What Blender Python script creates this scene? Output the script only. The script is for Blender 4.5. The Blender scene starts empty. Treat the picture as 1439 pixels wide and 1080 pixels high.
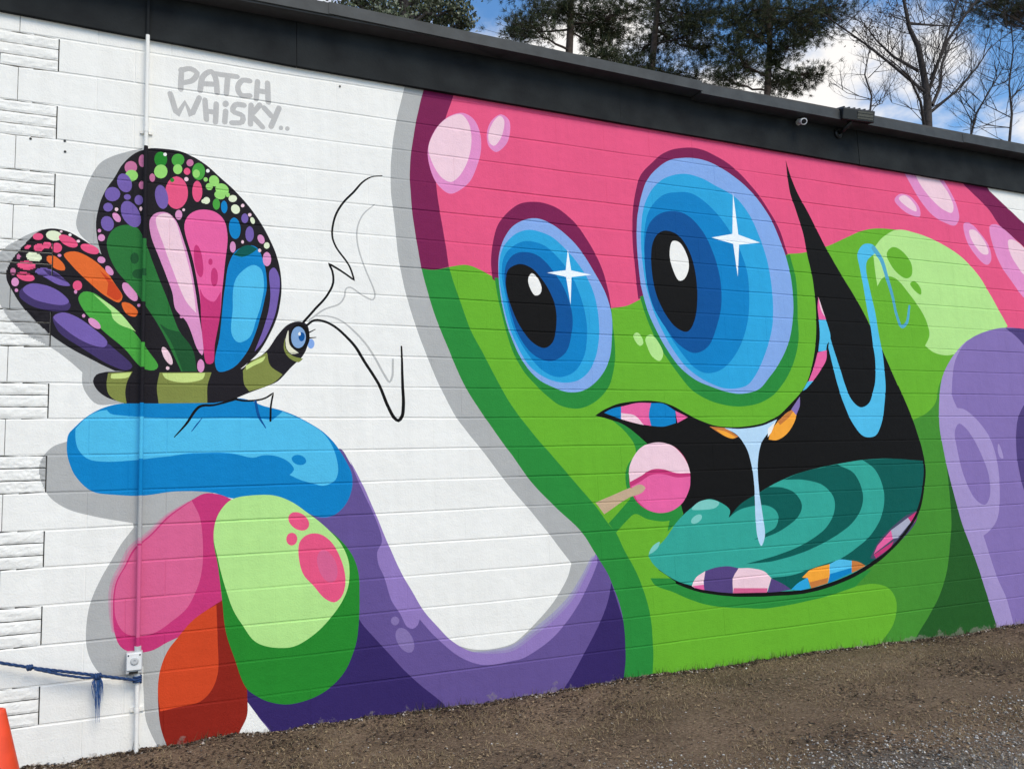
import bpy, bmesh, math, random
import numpy as np
from mathutils import Vector, Matrix, noise
from mathutils.geometry import delaunay_2d_cdt

scene = bpy.context.scene
COLL = scene.collection
R = math.radians

# ------------------------------------------------------------------ camera
cam_data = bpy.data.cameras.new("camera")
cam = bpy.data.objects.new("camera", cam_data)
COLL.objects.link(cam)
CAM = Vector((0.0, -5.231, 1.348))
c_r = Vector((0.917428, -0.395979, -0.039061))
c_u = Vector((-0.013577, -0.129263, 0.991517))
c_f = Vector((0.397669, 0.909116, 0.123966))
cam.matrix_world = Matrix(((c_r.x, c_u.x, -c_f.x, CAM.x), (c_r.y, c_u.y, -c_f.y, CAM.y),
                           (c_r.z, c_u.z, -c_f.z, CAM.z), (0, 0, 0, 1)))
cam_data.sensor_width = 36.0
cam_data.lens = 1165.4 / 1439.0 * 36.0
cam_data.clip_start = 0.05
cam_data.clip_end = 2000.0
scene.camera = cam

# ------------------------------------------------------------------ sky
SUN_EL, SUN_AZ = 50.0, 166.0          # azimuth: direction the light comes from, clockwise from +Y
world = bpy.data.worlds.new("World")
scene.world = world
world.use_nodes = True
nt = world.node_tree
nt.nodes.clear()
N = nt.nodes.new
def lk(a, b): nt.links.new(a, b)
sky = N("ShaderNodeTexSky"); sky.sky_type = 'NISHITA'; sky.sun_disc = False
sky.sun_elevation = R(SUN_EL); sky.sun_rotation = R(SUN_AZ)
sky.air_density = 1.1; sky.dust_density = 0.3; sky.ozone_density = 2.2
tc = N("ShaderNodeTexCoord")
sp = N("ShaderNodeSeparateXYZ"); lk(tc.outputs['Generated'], sp.inputs[0])
mz = N("ShaderNodeMath"); mz.operation = 'MAXIMUM'; lk(sp.outputs['Z'], mz.inputs[0]); mz.inputs[1].default_value = 0.02
az = N("ShaderNodeMath"); az.operation = 'ADD'; lk(mz.outputs[0], az.inputs[0]); az.inputs[1].default_value = 0.22
dx = N("ShaderNodeMath"); dx.operation = 'DIVIDE'; lk(sp.outputs['X'], dx.inputs[0]); lk(az.outputs[0], dx.inputs[1])
dy = N("ShaderNodeMath"); dy.operation = 'DIVIDE'; lk(sp.outputs['Y'], dy.inputs[0]); lk(az.outputs[0], dy.inputs[1])
cb = N("ShaderNodeCombineXYZ"); lk(dx.outputs[0], cb.inputs[0]); lk(dy.outputs[0], cb.inputs[1]); cb.inputs[2].default_value = 3.7
n1 = N("ShaderNodeTexNoise"); n1.inputs['Scale'].default_value = 2.6; n1.inputs['Detail'].default_value = 9.0
n1.inputs['Roughness'].default_value = 0.56; lk(cb.outputs[0], n1.inputs['Vector'])
rp = N("ShaderNodeValToRGB"); lk(n1.outputs['Fac'], rp.inputs[0])
rp.color_ramp.elements[0].position = 0.49; rp.color_ramp.elements[1].position = 0.66
rp.color_ramp.interpolation = 'EASE'
mx = N("ShaderNodeMix"); mx.data_type = 'RGBA'
hv = N("ShaderNodeHueSaturation"); hv.inputs['Saturation'].default_value = 1.22; hv.inputs['Value'].default_value = 1.3; lk(sky.outputs[0], hv.inputs['Color'])
lk(rp.outputs['Color'], mx.inputs['Factor']); lk(hv.outputs[0], mx.inputs['A'])
mx.inputs['B'].default_value = (6.7, 6.5, 6.3, 1)
bg = N("ShaderNodeBackground"); lk(mx.outputs['Result'], bg.inputs[0]); bg.inputs[1].default_value = 0.13
wo = N("ShaderNodeOutputWorld"); lk(bg.outputs[0], wo.inputs[0])

# ------------------------------------------------------------------ sun through thin cloud
sun_data = bpy.data.lights.new("sun", 'SUN')
sun_data.energy = 2.35; sun_data.angle = R(32); sun_data.color = (1.0, 0.9, 0.74)
sun = bpy.data.objects.new("sun", sun_data); COLL.objects.link(sun)
to_sun = Vector((math.sin(R(SUN_AZ)) * math.cos(R(SUN_EL)), math.cos(R(SUN_AZ)) * math.cos(R(SUN_EL)), math.sin(R(SUN_EL))))
sun.rotation_euler = to_sun.to_track_quat('Z', 'Y').to_euler()
sun.location = to_sun * 60

vs = scene.view_settings
vs.view_transform = 'Standard'; vs.look = 'None'; vs.gamma = 1.0; vs.use_curve_mapping = False
vs.exposure = 0.25

# ------------------------------------------------------------------ helpers
def lin(c):
    o = []
    for v in c:
        v /= 255.0
        o.append(v / 12.92 if v <= 0.04045 else ((v + 0.055) / 1.055) ** 2.4)
    return tuple(o)

def tag(o, label=None, cat=None, group=None, kind=None):
    if label: o["label"] = label
    if cat: o["category"] = cat
    if group: o["group"] = group
    if kind: o["kind"] = kind
    return o

def empty(name, loc=(0, 0, 0), parent=None):
    o = bpy.data.objects.new(name, None); COLL.objects.link(o); o.location = loc; o.parent = parent
    o.empty_display_size = 0.1
    return o

def mesh_obj(name, verts, faces, mats, parent=None, midx=None, smooth=False):
    me = bpy.data.meshes.new(name)
    me.from_pydata(verts, [], faces)
    if not isinstance(mats, (list, tuple)): mats = [mats]
    for m in mats: me.materials.append(m)
    if midx is not None: me.polygons.foreach_set("material_index", midx)
    if smooth: me.polygons.foreach_set("use_smooth", [True] * len(me.polygons))
    me.update()
    o = bpy.data.objects.new(name, me); COLL.objects.link(o); o.parent = parent
    return o

class MB:
    """collects primitives into one mesh"""
    def __init__(s): s.v = []; s.f = []
    def box(s, a, b, rot=None, org=None):
        i = len(s.v)
        for z in (a[2], b[2]):
            for x, y in ((a[0], a[1]), (b[0], a[1]), (b[0], b[1]), (a[0], b[1])):
                p = Vector((x, y, z))
                if rot is not None: p = rot @ (p - org) + org
                s.v.append(p)
        s.f += [tuple(i + k for k in q) for q in ((3, 2, 1, 0), (4, 5, 6, 7), (0, 1, 5, 4), (1, 2, 6, 5), (2, 3, 7, 6), (3, 0, 4, 7))]
        return s
    def tube(s, pts, rad, n=8, cap=True):
        pts = [Vector(p) for p in pts]
        if not isinstance(rad, (list, tuple)): rad = [rad] * len(pts)
        i0 = len(s.v); ref = None
        for k, p in enumerate(pts):
            t = (pts[min(k + 1, len(pts) - 1)] - pts[max(k - 1, 0)]).normalized()
            if ref is None:
                ref = t.orthogonal().normalized()
            u = (ref - t * ref.dot(t)).normalized(); w = t.cross(u); ref = u
            for j in range(n):
                a = 2 * math.pi * j / n
                s.v.append(p + (u * math.cos(a) + w * math.sin(a)) * rad[k])
        for k in range(len(pts) - 1):
            for j in range(n):
                a = i0 + k * n + j; b = i0 + k * n + (j + 1) % n
                s.f.append((a, b, b + n, a + n))
        if cap:
            s.f.append(tuple(i0 + j for j in reversed(range(n))))
            s.f.append(tuple(i0 + (len(pts) - 1) * n + j for j in range(n)))
        return s
    def lathe(s, prof, n, M=None, cap=True):
        i0 = len(s.v)
        for r, z in prof:
            for j in range(n):
                a = 2 * math.pi * j / n
                p = Vector((r * math.cos(a), r * math.sin(a), z))
                s.v.append(M @ p if M else p)
        for k in range(len(prof) - 1):
            for j in range(n):
                a = i0 + k * n + j; b = i0 + k * n + (j + 1) % n
                s.f.append((a, b, b + n, a + n))
        if cap:
            s.f.append(tuple(i0 + j for j in reversed(range(n))))
            s.f.append(tuple(i0 + (len(prof) - 1) * n + j for j in range(n)))
        return s
    def build(s, name, mat, parent=None, smooth=False, bevel=0):
        o = mesh_obj(name, s.v, s.f, mat, parent, smooth=smooth)
        if bevel:
            m = o.modifiers.new("bevel", 'BEVEL'); m.width = bevel; m.segments = 2; m.limit_method = 'ANGLE'
        return o

# ------------------------------------------------------------------ materials
def new_mat(name):
    m = bpy.data.materials.new(name); m.use_nodes = True
    t = m.node_tree; b = t.nodes["Principled BSDF"]
    return m, t, b

def simple(name, col, rough=0.6, var=0.12, scale=20.0, bump=0.1, bscale=120.0, metal=0.0, lo=None, spec=None, dist=0.004):
    m, t, b = new_mat(name)
    c = lin(col)
    g = t.nodes.new("ShaderNodeNewGeometry")
    nz = t.nodes.new("ShaderNodeTexNoise"); nz.inputs['Scale'].default_value = scale; nz.inputs['Detail'].default_value = 6
    t.links.new(g.outputs['Position'], nz.inputs['Vector'])
    mix = t.nodes.new("ShaderNodeMix"); mix.data_type = 'RGBA'
    ra = t.nodes.new("ShaderNodeMapRange"); ra.inputs[1].default_value = 0.3; ra.inputs[2].default_value = 0.7
    t.links.new(nz.outputs['Fac'], ra.inputs[0]); t.links.new(ra.outputs[0], mix.inputs['Factor'])
    l2 = lin(lo) if lo else tuple(v * (1 - var) for v in c)
    mix.inputs['A'].default_value = (*l2, 1)
    mix.inputs['B'].default_value = (*(min(1, v * (1 + var * 0.6)) for v in c), 1)
    t.links.new(mix.outputs['Result'], b.inputs['Base Color'])
    b.inputs['Roughness'].default_value = rough; b.inputs['Metallic'].default_value = metal
    if spec is not None: b.inputs['Specular IOR Level'].default_value = spec
    if bump:
        n2 = t.nodes.new("ShaderNodeTexNoise"); n2.inputs['Scale'].default_value = bscale; n2.inputs['Detail'].default_value = 4
        t.links.new(g.outputs['Position'], n2.inputs['Vector'])
        bp = t.nodes.new("ShaderNodeBump"); bp.inputs['Strength'].default_value = bump; bp.inputs['Distance'].default_value = dist
        t.links.new(n2.outputs['Fac'], bp.inputs['Height']); t.links.new(bp.outputs[0], b.inputs['Normal'])
    return m

def paint_group():
    """block paint: shared node group, colour goes in, slightly uneven rolled coat comes out"""
    g = bpy.data.node_groups.new("wall_paint", 'ShaderNodeTree')
    g.interface.new_socket("Color", in_out='INPUT', socket_type='NodeSocketColor')
    g.interface.new_socket("Shader", in_out='OUTPUT', socket_type='NodeSocketShader')
    n = g.nodes.new; l = g.links.new
    gi = n("NodeGroupInput"); go = n("NodeGroupOutput"); geo = n("ShaderNodeNewGeometry")
    a = n("ShaderNodeTexNoise"); a.inputs['Scale'].default_value = 3.2; a.inputs['Detail'].default_value = 7; a.inputs['Roughness'].default_value = 0.62
    l(geo.outputs['Position'], a.inputs['Vector'])
    ra = n("ShaderNodeMapRange"); ra.inputs[1].default_value = 0.25; ra.inputs[2].default_value = 0.75
    ra.inputs[3].default_value = 0.90; ra.inputs[4].default_value = 1.05
    # faint vertical run-off streaks mixed into the uneven coat
    mp = n("ShaderNodeMapping"); mp.inputs['Scale'].default_value = (16, 1, 0.55); l(geo.outputs['Position'], mp.inputs['Vector'])
    st = n("ShaderNodeTexNoise"); st.inputs['Scale'].default_value = 1.0; st.inputs['Detail'].default_value = 5; l(mp.outputs[0], st.inputs['Vector'])
    av = n("ShaderNodeMix"); av.data_type = 'FLOAT'; av.inputs[0].default_value = 0.38; l(a.outputs['Fac'], av.inputs[2]); l(st.outputs['Fac'], av.inputs[3])
    l(av.outputs[0], ra.inputs[0])
    # grime that rises from the soil in a ragged band
    sx = n("ShaderNodeSeparateXYZ"); l(geo.outputs['Position'], sx.inputs[0])
    b2 = n("ShaderNodeTexNoise"); b2.inputs['Scale'].default_value = 9; b2.inputs['Detail'].default_value = 8; b2.inputs['Roughness'].default_value = 0.7
    l(geo.outputs['Position'], b2.inputs['Vector'])
    m1 = n("ShaderNodeMath"); m1.operation = 'MULTIPLY_ADD'; l(b2.outputs['Fac'], m1.inputs[0]); m1.inputs[1].default_value = -0.42; l(sx.outputs['Z'], m1.inputs[2])
    r2 = n("ShaderNodeMapRange"); r2.inputs[1].default_value = -0.25; r2.inputs[2].default_value = -0.225; r2.inputs[3].default_value = 0.45; r2.inputs[4].default_value = 0.0
    l(m1.outputs[0], r2.inputs[0])
    hs = n("ShaderNodeMix"); hs.data_type = 'RGBA'; hs.blend_type = 'MULTIPLY'; hs.inputs['Factor'].default_value = 1.0
    l(gi.outputs[0], hs.inputs['A']); l(ra.outputs[0], hs.inputs['B'])
    dm = n("ShaderNodeMix"); dm.data_type = 'RGBA'; l(r2.outputs[0], dm.inputs['Factor']); l(hs.outputs['Result'], dm.inputs['A'])
    dm.inputs['B'].default_value = (0.26, 0.23, 0.2, 1)
    p = n("ShaderNodeBsdfPrincipled"); l(dm.outputs['Result'], p.inputs['Base Color'])
    p.inputs['Roughness'].default_value = 0.7; p.inputs['Specular IOR Level'].default_value = 0.13
    c = n("ShaderNodeTexNoise"); c.inputs['Scale'].default_value = 95; c.inputs['Detail'].default_value = 5; c.inputs['Roughness'].default_value = 0.65
    l(geo.outputs['Position'], c.inputs['Vector'])
    d = n("ShaderNodeTexNoise"); d.inputs['Scale'].default_value = 14; d.inputs['Detail'].default_value = 3
    l(geo.outputs['Position'], d.inputs['Vector'])
    ad = n("ShaderNodeMath"); ad.operation = 'MULTIPLY_ADD'; l(d.outputs['Fac'], ad.inputs[0]); ad.inputs[1].default_value = 1.6; l(c.outputs['Fac'], ad.inputs[2])
    bp = n("ShaderNodeBump"); bp.inputs['Strength'].default_value = 0.55; bp.inputs['Distance'].default_value = 0.004
    l(ad.outputs[0], bp.inputs['Height']); l(bp.outputs[0], p.inputs['Normal'])
    l(p.outputs[0], go.inputs[0])
    return g
PG = paint_group()
def paint_mat(name, srgb):
    m = bpy.data.materials.new("paint_" + name); m.use_nodes = True
    t = m.node_tree; t.nodes.clear()
    g = t.nodes.new("ShaderNodeGroup"); g.node_tree = PG; g.inputs[0].default_value = (*lin(srgb), 1)
    o = t.nodes.new("ShaderNodeOutputMaterial"); t.links.new(g.outputs[0], o.inputs[0])
    return m

# ------------------------------------------------------------------ ground
def gz(x, y):
    """soil height"""
    b = -0.012 - 0.005 * max(-2.0, min(x, 12.0))
    n = noise.noise(Vector((x * 0.7, y * 0.9, 0.3))) * 0.03 + noise.noise(Vector((x * 3.1, y * 3.3, 4.3))) * 0.012 + noise.noise(Vector((x * 11, y * 11, 9.1))) * 0.005
    near = max(0.0, 1.0 - abs(y) / 0.35)
    return b + n * 0.8 + near * (0.012 + 0.02 * noise.noise(Vector((x * 5.3, 1.7, 2.2))))
def make_ground():
    xs = [-400, -150, -60, -25, -10, -5] + list(np.arange(-3, 11.01, 0.05)) + [12.5, 16, 25, 60, 150, 400]
    ys = [-400, -150, -60, -25, -10, -6] + list(np.arange(-4.4, 0.31, 0.04)) + [1, 3, 8, 16, 30, 60, 150, 400]
    vs_ = []
    for y in ys:
        for x in xs: vs_.append((x, y, gz(x, y) if (-3.1 < x < 12 and -4.5 < y < 0.4) else -0.02 - 0.005 * max(-2, min(x, 12))))
    w = len(xs); fs = []
    for j in range(len(ys) - 1):
        for i in range(w - 1):
            a = j * w + i; fs.append((a, a + 1, a + w + 1, a + w))
    m, t, b = new_mat("dirt")
    n = t.nodes.new; l = t.links.new
    g = n("ShaderNodeNewGeometry")
    a = n("ShaderNodeTexNoise"); a.inputs['Scale'].default_value = 60; a.inputs['Detail'].default_value = 8; a.inputs['Roughness'].default_value = 0.75
    l(g.outputs['Position'], a.inputs['Vector'])
    r1 = n("ShaderNodeValToRGB"); l(a.outputs['Fac'], r1.inputs[0])
    e = r1.color_ramp.elements
    e[0].position = 0.28; e[0].color = (*lin((60, 48, 38)), 1)
    e[1].position = 0.74; e[1].color = (*lin((156, 136, 114)), 1)
    q = e.new(0.52); q.color = (*lin((114, 96, 79)), 1)
    c = n("ShaderNodeTexNoise"); c.inputs['Scale'].default_value = 1.3; c.inputs['Detail'].default_value = 6
    l(g.outputs['Position'], c.inputs['Vector'])
    sx = n("ShaderNodeSeparateXYZ"); l(g.outputs['Position'], sx.inputs[0])
    mm = n("ShaderNodeMath"); mm.operation = 'MULTIPLY_ADD'; l(c.outputs['Fac'], mm.inputs[0]); mm.inputs[1].default_value = 1.5; l(sx.outputs['Y'], mm.inputs[2])
    mr = n("ShaderNodeMapRange"); mr.inputs[1].default_value = -1.2; mr.inputs[2].default_value = -1.9; l(mm.outputs[0], mr.inputs[0])
    a2 = n("ShaderNodeTexVoronoi"); a2.inputs['Scale'].default_value = 85; l(g.outputs['Position'], a2.inputs['Vector'])
    r2 = n("ShaderNodeValToRGB"); l(a2.outputs['Color'], r2.inputs[0])
    r2.color_ramp.elements[0].color = (*lin((70, 66, 62)), 1); r2.color_ramp.elements[1].color = (*lin((168, 165, 160)), 1)
    mi = n("ShaderNodeMix"); mi.data_type = 'RGBA'; l(mr.outputs[0], mi.inputs['Factor']); l(r1.outputs[0], mi.inputs['A']); l(r2.outputs[0], mi.inputs['B'])
    c2 = n("ShaderNodeMapRange"); c2.inputs[1].default_value = 0.3; c2.inputs[2].default_value = 0.7; c2.inputs[3].default_value = 0.6; c2.inputs[4].default_value = 1.2; l(c.outputs['Fac'], c2.inputs[0])
    mu = n("ShaderNodeMix"); mu.data_type = 'RGBA'; mu.blend_type = 'MULTIPLY'; mu.inputs['Factor'].default_value = 1; l(mi.outputs['Result'], mu.inputs['A']); l(c2.outputs[0], mu.inputs['B'])
    l(mu.outputs['Result'], b.inputs['Base Color']); b.inputs['Roughness'].default_value = 0.95; b.inputs['Specular IOR Level'].default_value = 0.1
    bp = n("ShaderNodeBump"); bp.inputs['Strength'].default_value = 0.9; bp.inputs['Distance'].default_value = 0.012; l(a.outputs['Fac'], bp.inputs['Height']); l(bp.outputs[0], b.inputs['Normal'])
    tag(mesh_obj("ground", vs_, fs, m, smooth=True), "bare brown dirt ground with leaf litter in front of the mural wall", None, None, "structure")
make_ground()
# ------------------------------------------------------------------ painted wall: colours, then shapes in wall millimetres (x along the wall, z up)
PAINT = {'white': (240, 238, 232), 'shade': (176, 176, 174), 'green_deep': (40, 136, 56), 'green_light': (104, 175, 44), 'green_mid': (68, 140, 46), 'green_dark': (34, 88, 34), 'pink': (231, 86, 128), 'magenta': (122, 28, 78), 'pink_pale': (241, 204, 214), 'pink_lilac': (226, 142, 194), 'mint': (180, 226, 138), 'violet': (132, 112, 172), 'violet_dark': (78, 62, 118), 'lavender': (164, 146, 196), 'black': (13, 12, 12), 'ink': (30, 27, 32), 'soft_rose': (188, 152, 166), 'soft_rose_deep': (203, 126, 154), 'soft_violet': (160, 156, 184), 'soft_violet_deep': (153, 139, 184), 'sky_blue': (80, 186, 226), 'blue_soft': (82, 166, 196), 'teal_dark': (0, 88, 80), 'teal': (50, 162, 146), 'teal_pale': (124, 198, 188), 'drool': (184, 216, 240), 'orange_warm': (248, 166, 56), 'brown_orange': (200, 122, 60), 'cream': (228, 224, 200), 'blue': (2, 128, 192), 'blue_light': (42, 162, 214), 'periwinkle': (132, 168, 224), 'navy': (0, 80, 146), 'star': (240, 246, 250), 'hot_pink': (232, 98, 158), 'rose_dark': (198, 54, 116), 'rose': (216, 98, 142), 'stick': (196, 168, 138), 'orange': (206, 70, 34), 'rust': (140, 34, 22), 'leaf_green': (36, 132, 42), 'purple': (100, 82, 142), 'purple_rim': (146, 122, 184), 'purple_dark': (52, 38, 96), 'purple_dot': (132, 114, 168), 'cell_orange': (228, 106, 46), 'cell_purple': (116, 94, 166), 'cell_purple_dark': (66, 52, 100), 'cell_green': (72, 160, 62), 'cell_green_dark': (42, 114, 54), 'cell_green_deep': (28, 82, 44), 'cell_lilac': (220, 146, 192), 'cell_pale': (226, 234, 200), 'olive': (128, 136, 68), 'olive_light': (202, 220, 132), 'eye_blue': (132, 166, 206), 'slate': (72, 72, 98), 'grey_tooth': (172, 172, 192), 'text': (190, 188, 185), 'line_grey': (188, 187, 184), 'lime': (152, 214, 112), 'mauve': (198, 114, 154), 'plum': (84, 66, 122)}
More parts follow.
